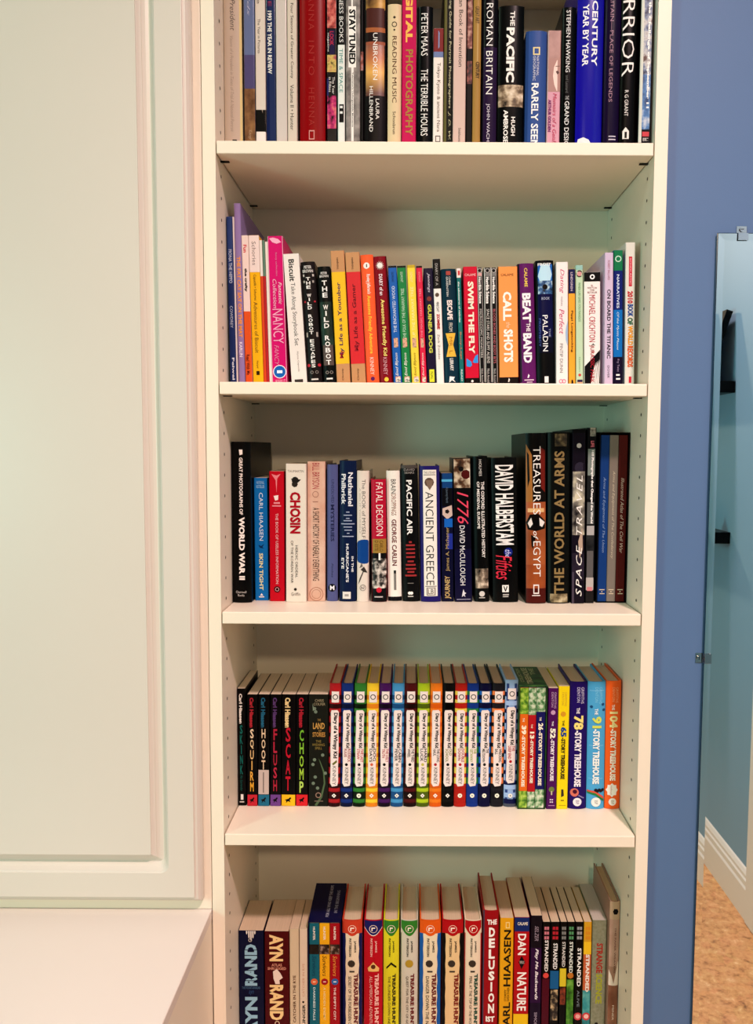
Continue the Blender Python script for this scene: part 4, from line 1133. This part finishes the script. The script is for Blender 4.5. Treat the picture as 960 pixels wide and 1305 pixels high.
WK = [('red', 'B4262C', '3A0E12', 418, 432.8, 419.8, None, None, '6A7A2A', 'C8BCB0'), ('navy blue', '1E3A86', '101A44', 434, 448.8, 435.6, 'RODRICK\nRULES', 'A02A30', '1A1A1A', 0), ('dark green', '3E8A3A', '12240F', 449.8, 464.8, 452.2, 'THE LAST\nSTRAW', 'C02028', '1A1A1A', 0), ('yellow', 'F2CE3A', 'E08A26', 466, 481, 468, 'DOG\nDAYS', '1A1A1A', 'D86A4A', 0),
      ('purple', '54206A', '1E0C28', 482, 497, 484, 'THE UGLY\nTRUTH', 'B83440', '1A1A1A', 0), ('light blue', '4E9CD0', '22588E', 498, 513.2, 500.4, 'CABIN\nFEVER', '1A1A1A', 'A8A49E', 0), ('maroon', '5E1A1C', '220A0C', 514.4, 530, 516.2, 'THE THIRD\nWHEEL', '1A1A1A', '1A1A1A', 0), ('lime', 'B4CE2C', '5A6E1A', 530.8, 546, 532.8, 'HARD\nLUCK', '1A1A1A', 'C8C060', 0),
      ('orange', 'EC8426', 'D86418', 547.2, 562.2, 549, 'THE LONG\nHAUL', '1A1A1A', 'B8303A', 0), ('black', '141416', '000000', 562.8, 578, 565, 'OLD\nSCHOOL', '8A8A2A', '1A1A1A', 0), ('red and yellow', 'F0D45C', 'B8281E', 578.6, 593.6, 580.6, 'DOUBLE\nDOWN', 'A8222A', 'B82430', 0), ('green and blue', '2E8E48', '1C3E92', 594.4, 609, 596, 'THE\nGETAWAY', '9AA82A', '16406A', 0),
      ('blue and violet', '2A74C4', '141444', 609.6, 624.6, 611.8, 'THE\nMELTDOWN', '1A1A1A', '3A3A3A', 0), ('orange and charcoal', 'EE8A4E', '1C1A20', 625.4, 641, 628.2, 'WRECKING\nBALL', '1A1A1A', '1A1A1A', 0), ('navy and pale blue', 'A8C4EC', '141C52', 642, 658.2, 644.6, 'THE\nDEEP END', 'B8222C', 'C02030', 0)]
for i, (nm, c, k2, a, b_, tl_, sub, sc_, dotc, _) in enumerate(WK):
    vt = 871 if i < 14 else 866.5
    o = -4 if i == 14 else 0
    two = i >= 10 and i != 14
    headc = {10: 'B8281E', 11: '1C3E92', 12: '141444', 13: '2A2830'}.get(i, c)
    els = [R(vt, 881 + o, headc), R(881 + o, 896 + o, c), R(886 + o, 892 + o, k2), R(897 + o, 903 + o, headc if two else k2), R(903 + o, 1003 + o, c)]
    els += [R(908 + o + 13 * j, 913 + o + 13 * j, k2) for j in range(8)]
    if i == 14:
        els += [R(vt, 1030, '3A5494', .1, .28), R(vt, 1030, '3A5494', .72, .9), R(vt, 871, c), R(893, 899, c), R(999, 1006, c), R(1010, 1016, c), R(1018, 1024, '141C52')]
    els += [R(1001 + o, 1004 + o, k2), R(1009, 1018, k2) if i != 14 else [], R(1023, 1030, headc if two else k2) if i != 14 else R(1024, 1031, '5A6070')]
    els += [R(881 + o, 895 + o, 'EDE4E0', .2, .84), RING(888 + o, .52, 3.4, '4A4644', .3)]
    wl = [(.14, 908), (.2, 905), (.7, 904.5), (.84, 907), (.82, 930), (.86, 952), (.83, 975), (.85, 996), (.78, 1001), (.3, 1002), (.14, 998), (.17, 975), (.13, 950), (.17, 928)]
    els += [PL([(u, v + o) for u, v in wl], 'EFE2DE')]
    if sub is None:
        els += [T('Diary of a Wimpy Kid', 908, 966, '1C1A1A', .32, .76, 'B'), PL([(.3, 973), (.7, 968), (.74, 971), (.4, 975)], '7A7A3A'), T('KINNEY', 976, 1000, '6A6664', .36, .66, '')]
    else:
        els += [T('Diary of a Wimpy Kid', 909 + o, 953 + o, '1C1A1A', .36, .74, 'B'), T(sub, 954 + o, 971 + o, sc_, .28, .82, 'b'), DI(974 + o, .48, 1.9, dotc, 8), T('KINNEY', 978 + o, 999 + o, '5A5654', .36, .66, '')]
    els += [DI(1013.5, .5, 2.8, 'F0EEDC' if i in (2, 11, 12, 13, 10) else 'F0ECE4', 12 if i in (2, 10, 11, 12, 13, 14) else 4), DI(1013.5, .5, 1.2, k2, 3)]
    B4((nm + ' striped hardcover with white label'), a, b_, tl_, vt, 'h', headc if two else c, els, vb=1028, back=846, group='striped hardcovers with white rounded labels', page='CDB9A2')

sc, L0, R0, Y0, zi, zt0 = slipcase(3, 'green slipcase with leafy treetop pattern', 659.4, 695, 874, ('noise', ('1E3A20', '2C5A2E', '4A7A3E'), 60), None, None, .12, vb=1031, margin=.0012,
    topart=(('THE', .55, .9, .62, .8, 'B8C49A'), ('TREEHOUSE', .1, .92, .34, .56, 'D0D4B0'), ('COLLECTION', .18, .88, .12, .26, 'B8C49A')))
LEAF = ('3A6A24', '6A9A34', '9CC048', 'C0D870')
LEAF2 = ('3A6A3A', '6A9A6A', 'C0D0B0', 'E0E4D4')
SL = iter(slots(L0, R0, .0012, (0, .34, .645, 1)))
for nm, c, a, b_, num, v0, v1, lf, t0 in (('orange volume in the green slipcase', 'E07024', 661, 671.6, '39', 910, 1008, LEAF, (915, 920, 924.5, 936, 1002.5)), ('thin red volume in the green slipcase', 'B8202A', 672, 681.6, '13', 911, 1009, LEAF2, (923, 928, 932.5, 941.5, 998)), ('navy volume in the green slipcase', '23226A', 682, 693.2, '26', 907, 1006, LEAF2, (914, 918.5, 921.5, 930.5, 1001))):
    B(3, nm, a, b_, 876.5, 'p', c, [N(876, v0, lf, 0, 1, 130), N(v1, 1031, lf, 0, 1, 130), T('THE', t0[0], t0[1], 'F0E4D0', .34, .56, 'b'), T(num, t0[2], t0[3], 'F6EED8', .22, .78, 'B'), T('-STORY TREEHOUSE', t0[3] + 1, t0[4], 'F2E8D4', .28, .68, 'B')], Y=Y0 + .0012, vb=1030, inside=zi, xspan=next(SL), d=.112, place='fourth shelf', group='volumes in the green slipcase')


def tree(look, xl, xr, xtl, vt, kind, c, num, t0, numc, tc, extra, **k):
    B4(look, xl, xr, xtl, vt, kind, c, [list(extra), T('THE', t0[0], t0[1], tc, .38, .56, 'b'), T(num, t0[2], t0[3], numc, .24, .78, 'B'), T('-STORY TREEHOUSE', t0[3] + 1, t0[4], tc, .30, .68, 'B')], vb=1031, **k)


tree('purple paperback with white title and number', 696.4, 708.8, 699.6, 877, 'p', '5A1A66', '52', (919, 925, 928, 941, 995), 'F6F0E0', 'EFE6F0', [T('GRIFFITHS\nDENTON', 882, 903, 'C8A8CC', .3, .8, ''), DI(908, .5, 3, 'C8A0C0', 8), DI(1006, .5, 3.6, '7A8A4A', 8), R(1008, 1013, 'C8C0A0', .44, .58), [DI(v, u, 1, 'E0D0E4', 6) for v in (1019, 1022) for u in (.4, .6)], R(1026, 1026.8, 'B890BC', .2, .85)], back=850)
tree('bright yellow paperback with blue number', 709.4, 723.2, 712.6, 874.5, 'p', 'F0D81E', '65', (918, 925, 926.5, 939, 993), '1E4E9C', '4A4020', [T('GRIFFITHS\nDENTON', 882, 900, 'D0A83A', .3, .75, ''), DI(910, .45, 3.4, 'D8A030', 8), PL([(.4, 1006), (.6, 1006), (.66, 1014), (.4, 1016)], '4A4230'), DI(1020, .45, 1, '8A7420', 6), DI(1020, .6, 1, '8A7420', 6), R(1026, 1026.6, 'B89C20', .2, .85)], back=850)
tree('indigo hardcover with yellow number and round foot seal', 724.4, 747, 726.6, 869, 'h', '2C1670', '78', (902, 909.5, 912, 930, 1002.5), 'F2E08A', 'F0EAF4', [T('GRIFFITHS\nDENTON', 876, 897, 'D0C8E4', .4, .8, ''), DI(1010, .34, 5.4, 'D8786A', 14), DI(1009, .36, 2.8, '5A1A3A', 10), [DI(1014 + i, .6 + .08 * i, 1, '9A90C0', 6) for i in range(4)], DI(1022, .5, 5.4, 'EDE8EE', 16), T('BF', 1020, 1025, '8A80A0', .42, .6)], back=846, page='C9B7A2')
tree('sky blue hardcover with rainbow and round foot seal', 747.8, 770.2, 750.2, 869, 'h', '58AEDE', '91', (903, 911, 913, 928, 999), 'D8E06A', 'F2F6F4', [T('GRIFFITHS\nDENTON', 876, 897, '8ACDEA', .4, .8, ''), [DI(v, u, 2, '2A5A8A', 6) for v, u in ((901, .2), (898, .85), (905, .9))], [R(v, v + .5, '9AD4F0', .1, .9) for v in (880, 950, 992)], PL([(.02, 1007), (.5, 1008), (.97, 1016), (.97, 1019), (.5, 1011), (.02, 1009)], 'D8604A'), PL([(.02, 1009), (.5, 1011), (.97, 1019), (.97, 1022), (.5, 1014), (.02, 1011)], '3A8A4A'), [DI(1007 + (i % 2), .5 + .1 * i, 2.2, '2A2434', 7) for i in range(5)], DI(1022, .52, 6, 'F0EEEA', 16), T('BF', 1020, 1025, '8A9A98', .44, .62)], back=846, page='C9B7A2')
tree('bright orange hardcover with starburst and round foot seal', 771, 793.4, 773.4, 868, 'h', 'EE6A2C', '104', (898, 905, 907, 928, 995), 'F2E0A0', 'F6EEE0', [T('GRIFFITHS\nDENTON', 876, 896, 'F4A878', .4, .8, ''), PL([(.1 + (.24 if j % 2 else .0) + .02 * j if False else .46 + (.40 if j % 2 else .32) * math.cos(j * math.pi / 8 + .4), 1007 + (9 if j % 2 else 7) * math.sin(j * math.pi / 8 + .4)) for j in range(16)], 'F4EEE6'), T('treehouse', 1001, 1013, 'C88A70', .34, .5, 'i'), DI(1022, .5, 4.8, 'F2EDE6', 16), T('BF', 1020, 1025, 'B0A090', .42, .6)], back=845, page='C9B7A2')

# ================================================================== BOTTOM SHELF
def B5(look, xl, xr, vt, kind, col, els, **k):
    k.setdefault('Y', .094)
    k.setdefault('page', 'CBB69A')
    return B(4, look, xl, xr, vt, kind, col, els, vb=1250, **k)


B5('thick navy paperback with pale blue banded letters', 302.8, 336.2, 1186, 'p', '11183E', [[PL([(u, 1186), (u + .06, 1186), (u + .06, 1186 + l_), (u + .03, 1188 + l_), (u, 1186 + l_)], 'E0DCD4') for u, l_ in ((.3, 3), (.39, 8), (.47, 11), (.55, 8), (.63, 3))], RING(1198, .47, 2.2, 'D0CCC4'), U('RAND', 1203, 1256, '9AC4D8', .24, .74, 'B'), [R(v, v + .9, '11183E', .24, .74) for v in (1210, 1223, 1236, 1249)], H('THE FOUNTAINHEAD', 1257, 1260, '5A80A4', .12, .86), H('ayn', 1262, 1268, '3A5A8A', .4, .6, 'i'), U('AYN', 1270, 1320, '9AC4D8', .24, .74, 'B')], back=1147)
B5('thick maroon paperback with cream banded letters', 337.6, 368.6, 1187, 'p', '5A0E16', [T('AYN', 1191, 1225, 'F0D49A', .2, .76, 'B'), H('ATLAS\nSHRUGGED', 1228, 1236, 'D89A84', .12, .88, 'bm'), PL([(.34, 1238), (.5, 1235), (.64, 1240), (.74, 1246), (.6, 1249), (.62, 1254), (.44, 1254), (.36, 1247)], 'EADCD0'), T('RAND', 1255, 1300, 'F0D49A', .2, .76, 'B'), RING(1304, .5, 3, 'E0C8A8')], back=1146)
B5('cream paperback with brown title reading upwards', 369.4, 381.2, 1184, 'p', 'D3C3A6', [U('CATCHER IN THE RYE', 1243, 1303, '6A4A34', .35, .66, 'b')], back=1146)
B5('thin cream paperback with black author reading upwards', 382, 392, 1184, 'p', 'DCCDB8', [U('CATCHER IN RYE', 1228, 1270, 'C89A7C', .36, .62, ''), DI(1277, .45, 1.4, '1A1614', 7), U('SALINGER', 1280, 1316, '1C1814', .34, .7, 'b')], back=1146)
sc, L0, R0, Y0, zi, zt0 = slipcase(4, 'navy slipcase with teal yellow and red volumes', 393, 434.8, 1175, '12144A', None, .092, .125, vb=1250, margin=.0010,
    topart=(('FOR ALL WHO KEEP THE HOPE', .12, .94, .5, .6, 'A8AABC'), ('IN THE BEGINNING', .22, .8, .74, .84, '9A9CB0')), group='slipcases holding volumes')
SL = iter(slots(L0, R0, .0010, (0, .333, .666, 1)))
for nm, c, a, b_, tc, disc_, dn, t2, t2c in (('teal volume in the navy slipcase', '1A6E80', 394, 406.6, '174A68', 'D8704A', 'F0D0B0', 'DARKNESS FALLS', 'C8E0E4'), ('yellow volume in the navy slipcase', 'E8B022', 407.4, 420, '5A3A14', 'A81C28', 'F0C8C0', 'A HIDDEN ENEMY', 'F2DC9A'), ('dark red volume in the navy slipcase', 'A81824', 420.8, 433.6, 'E8A04C', '3A70B0', 'E0E8F4', 'THE EMPTY CITY', 'F0D8D4')):
    B(4, nm, a, b_, 1176.5, 'p', c, [T('HUNTER', 1181, 1198, 'F0E8DC', .38, .6, 'b'), N(1203.5, 1216, ('1A1210', '4A342C', 'B0988A') if 'teal' not in nm else ('0E0C0E', '1A1416', '2A1E1E'), .02, .98, 120), T('Survivors', 1218, 1244, tc, .3, .72, 'i'), DI(1251, .5, 4.2, disc_, 14), R(1250.4, 1251.8, dn, .36, .64), T(t2, 1258, 1300, t2c, .38, .6, 'b')], Y=Y0 + .0012, vb=1250, inside=zi, xspan=next(SL), d=.115, place='bottom shelf', group='volumes in the navy slipcase')
TH_ = [('cream and navy', 'E6D8BE', '1E2460', 'CC4830', 436.4, 461.6, '7A2A30', 'SECRET OF THE FORBIDDEN CITY', 'torn'), ('bright red', 'BC1428', None, '23246E', 464, 487.6, 'F0C0B8', 'ALL-AMERICAN ADVENTURE', 'red'), ('yellow', 'DCD630', None, '3C8A34', 488.8, 508.4, '4A4420', 'THE PLUNDER DOWN UNDER', 'yel'), ('pale grey', 'D2CEBE', '3A6A30', '3C8A34', 510.8, 532.4, '7A2428', 'QUEST FOR THE CITY OF GOLD', 'gold'),
       ('cream and blue', 'E8DABC', '1C64B0', 'E0641E', 534.8, 561.6, '7A2428', 'DANGER DOWN THE NILE', 'torn'), ('tan and black', 'E6C898', '100C0E', 'B8141E', 563.2, 590, '8A2420', '', 'torn'), ('cream and red', 'E8D8C0', 'B81E2A', 'B8141E', 592, 613.4, '1E5A4A', 'PERIL AT THE TOP OF THE WORLD', 'edge')]
for nm, c, side, head, a, b_, tc, sub, mode in TH_:
    els = []
    if mode == 'torn':
        els += [R(1190, 1320, side), PL([(.16 + (.02 if j % 2 else 0), 1190 + 10 * j) for j in range(14)] + [(.82 + (.03 if j % 2 else 0), 1320 - 10 * j) for j in range(14)], c)]
    elif mode == 'edge':
        els += [R(1190, 1320, side, 0, .05), R(1190, 1320, side, .94, 1)]
    elif mode == 'gold':
        els += [R(1190, 1320, side, 0, .03)]
    pts = [(.02, 1173.5)] + [(.02 + .96 * j / 10, 1182 + 10 * math.sin(math.pi * j / 10)) for j in range(11)] + [(.98, 1173.5)]
    els += [PL([(u, v + 1) for u, v in pts], 'F0E8E0' if mode == 'red' else head), PL(pts, head), RING(1184, .5, 5, 'F0D8C8', .12), R(1182, 1186.5, 'F4E6DA', .40, .60), R(1183.5, 1187.5, head, .46, .64)]
    els += [T('JAMES', 1199, 1214, tc if mode in ('red',) else '2A2420', .58, .70, 'b'), T('PATTERSON', 1196, 1219, tc if mode in ('red',) else '2A2420', .34, .46, 'b')]
    if mode == 'gold':
        els += [DI(1228, .5, 5, 'B89A3A', 14)]
    elif mode == 'red':
        els += [PL([(.2, 1234), (.5, 1226), (.82, 1234), (.8, 1238), (.24, 1238)], 'E8C07A'), DI(1232, .5, 3, '6A3A22', 8)]
    elif mode == 'yel':
        els += [PL([(.2, 1235), (.5, 1229), (.84, 1234), (.84, 1231.5), (.5, 1226), (.18, 1233)], '1E1A14')]
    else:
        els += [DI(1228, .46, 4.6, '4A4038', 9), R(1237, 1239, '4A4038', .36, .62)]
    els += [T('TREASURE HUNTERS', 1241, 1322, tc, .58, .8, 'B')]
    if sub:
        els += [T(sub, 1244, 1312, tc if mode == 'red' else '4A3A30', .3, .46, '')]
    B5(nm + ' hardcover with rounded coloured head', a, b_, 1173, 'h', head if mode in ('torn',) else c, [R(1190, 1320, c)] + els if mode == 'torn' else els, back=1126, group='hardcovers with half round coloured heads', d=None)
B5('red hardcover with stacked white letters', 615.6, 635, 1161, 'h', 'A2131F', [R(1161, 1320, '4A4E66', 0, .07), H('THE', 1172, 1178.5, 'F0ECE8', .24, .88, 'B'), V('DELUSION', 1182, 1293, 'F2EEEA', .36, .76, 'B', .14), H('IST', 1295, 1302, 'F0ECE8', .22, .8, 'B')], back=1112, page='C8B499')
B5('yellow paperback with black name reading upwards', 637, 653.8, 1170, 'p', 'E2A61E', [FR(1175, 1183, 'F0D890', .4, .7, .16), U('HIAASEN', 1185, 1257, '2A2414', .28, .82, 'b'), U('STORMY\nWEATHER', 1258, 1276, '4A3A14', .36, .74, ''), U('CARL', 1277, 1318, '2A2414', .28, .82, 'b')], back=1122)
B5('red paperback with blue head and white capitals', 655, 674, 1169, 'p', 'B4141E', [R(1168, 1187, '1C3474'), H('CALAME', 1175, 1179, 'E8E0D0', .2, .88, 'b'), T('DAN', 1190, 1217, 'F2EDE8', .24, .78, 'b'), PL([(.3, 1226), (.5, 1218), (.74, 1226), (.5, 1235)], '17121A'), H('VERSUS', 1224.5, 1228, 'D8C8C0', .36, .68), T('NATURE', 1239, 1288, 'F2EDE8', .22, .84, 'b'), R(1292, 1320, 'E8C022')], back=1118)
B5('dark purple paperback with white script title', 676, 690, 1167, 'p', '3A1446', [R(1166, 1208, '1C1422'), R(1278, 1320, '241030', 0, 1), T('SELZER', 1180, 1199, 'A898A8', .34, .68, 'i'), T('Play Me Backwards', 1209, 1274, 'EDE4EC', .36, .7, 'bi'), T('SIMON', 1290, 1308, 'B8A8BC', .4, .66, '')], back=1117)
ST = [('pink and crimson accents', 691, 700.4, 'C87A88', 'EDE8E6', 1198, 1238, [DI(1243, .5, 3.6, 'D8504A', 8), R(1247, 1320, '5A0E26')], None), ('red head and blue block', 701.2, 712.4, 'B82A38', 'E8E8E8', 1202, 1235, [R(1237, 1260, '1E6498'), N(1261, 1300, ('17121A', '4A4038', 'C8B08A'), .1, .9, 130)], None), ('grey head and yellow block', 713.4, 721.8, '8A8A88', 'D8D4D0', 1200, 1232, [R(1234, 1257, 'D8C436'), N(1258, 1280, ('2A1414', 'A04A30'), .1, .9, 130)], None), ('green lower half', 722.4, 731.6, '5A9A6A', 'E0E8E0', 1200, 1240, [DI(1243, .5, 4, 'C07A30', 8), N(1248, 1320, ('2A5A1E', '4A8A2A', '7AB04A'), .02, .98, 80)], None),
      ('the largest white title', 732.4, 742.4, 'A0A0A4', 'F4F4F2', 1208, 1257, [T('ALIVE', 1262, 1283, '8A98A0', .35, .65, ''), DI(1295, .5, 5, 'C84A50', 12), DI(1295, .5, 3, 'E8A8A4', 10)], None), ('yellow and teal colouring', 743.2, 753, 'D8902A', 'F0E6DC', 1216, 1264, [R(1200, 1216, 'ECC22C'), DI(1295, .5, 5, 'D0484E', 12), DI(1295, .5, 3, 'F0C0B8', 10)], 'y')]
for nm, a, b_, hc, tc, v0, v1, ex, md in ST:
    base = 'D8A42C' if md else '0E0C0E'
    els = [R(1216, 1262, 'C86A44') if md else [], N(1262, 1320, ('1E6A72', '3A9AA0', '7AC0B8'), 0, 1, 40) if md else [], [R(1181 + 6 * j, 1185 + 6 * j, hc, .2 + .34 * i, .48 + .34 * i) for j in range(3) for i in range(2)], T('STRANDED', v0, v1, tc, .3, .78, 'b' if not md else 'B'), ex]
    B5('thin paperback with ' + nm, a, b_, 1175, 'p', base, els, back=1130, group='thin survival paperbacks on the bottom shelf')
B5('sage green paperback with red and green title', 754, 772.4, 1173, 'p', '8E9078', [N(1173, 1320, ('84886E', '8E9078', '989A84'), 0, 1, 200), T('STRANGE', 1202, 1240, 'A83A30', .3, .74, 'B'), T('SCIENCE', 1241, 1279, 'A8AC3A', .3, .74, 'B'), DI(1305, .4, 2.4, '1A1A1A', 8)], back=1126, page='B8B2A8')
B5('tall brown and pink hardcover with black hexagon', 774.6, 793.6, 1149, 'h', 'A98674', [R(1149, 1172, 'C4AA90'), PL([(.28, 1162), (.4, 1158.5), (.72, 1158.5), (.84, 1162), (.72, 1165.5), (.4, 1165.5)], '17141A'), N(1172, 1232, ('B08C7C', 'BC9A8A', 'C8AA9A'), .02, .98, 20), PL([(.02, 1256), (.02, 1236), (.3, 1244), (.5, 1254), (.9, 1226), (.98, 1226), (.98, 1260)], 'EADCD0'), N(1256, 1320, ('7A4A38', '9A6A54', 'B88A74'), .02, .98, 16), T('THE PAPER WEAVERS', 1182, 1240, '6A3A2A', .5, .66, ''), T('MINER', 1281, 1300, 'F0E0D4', .42, .6, '')], Y=.078, back=1100, page='BFA888')
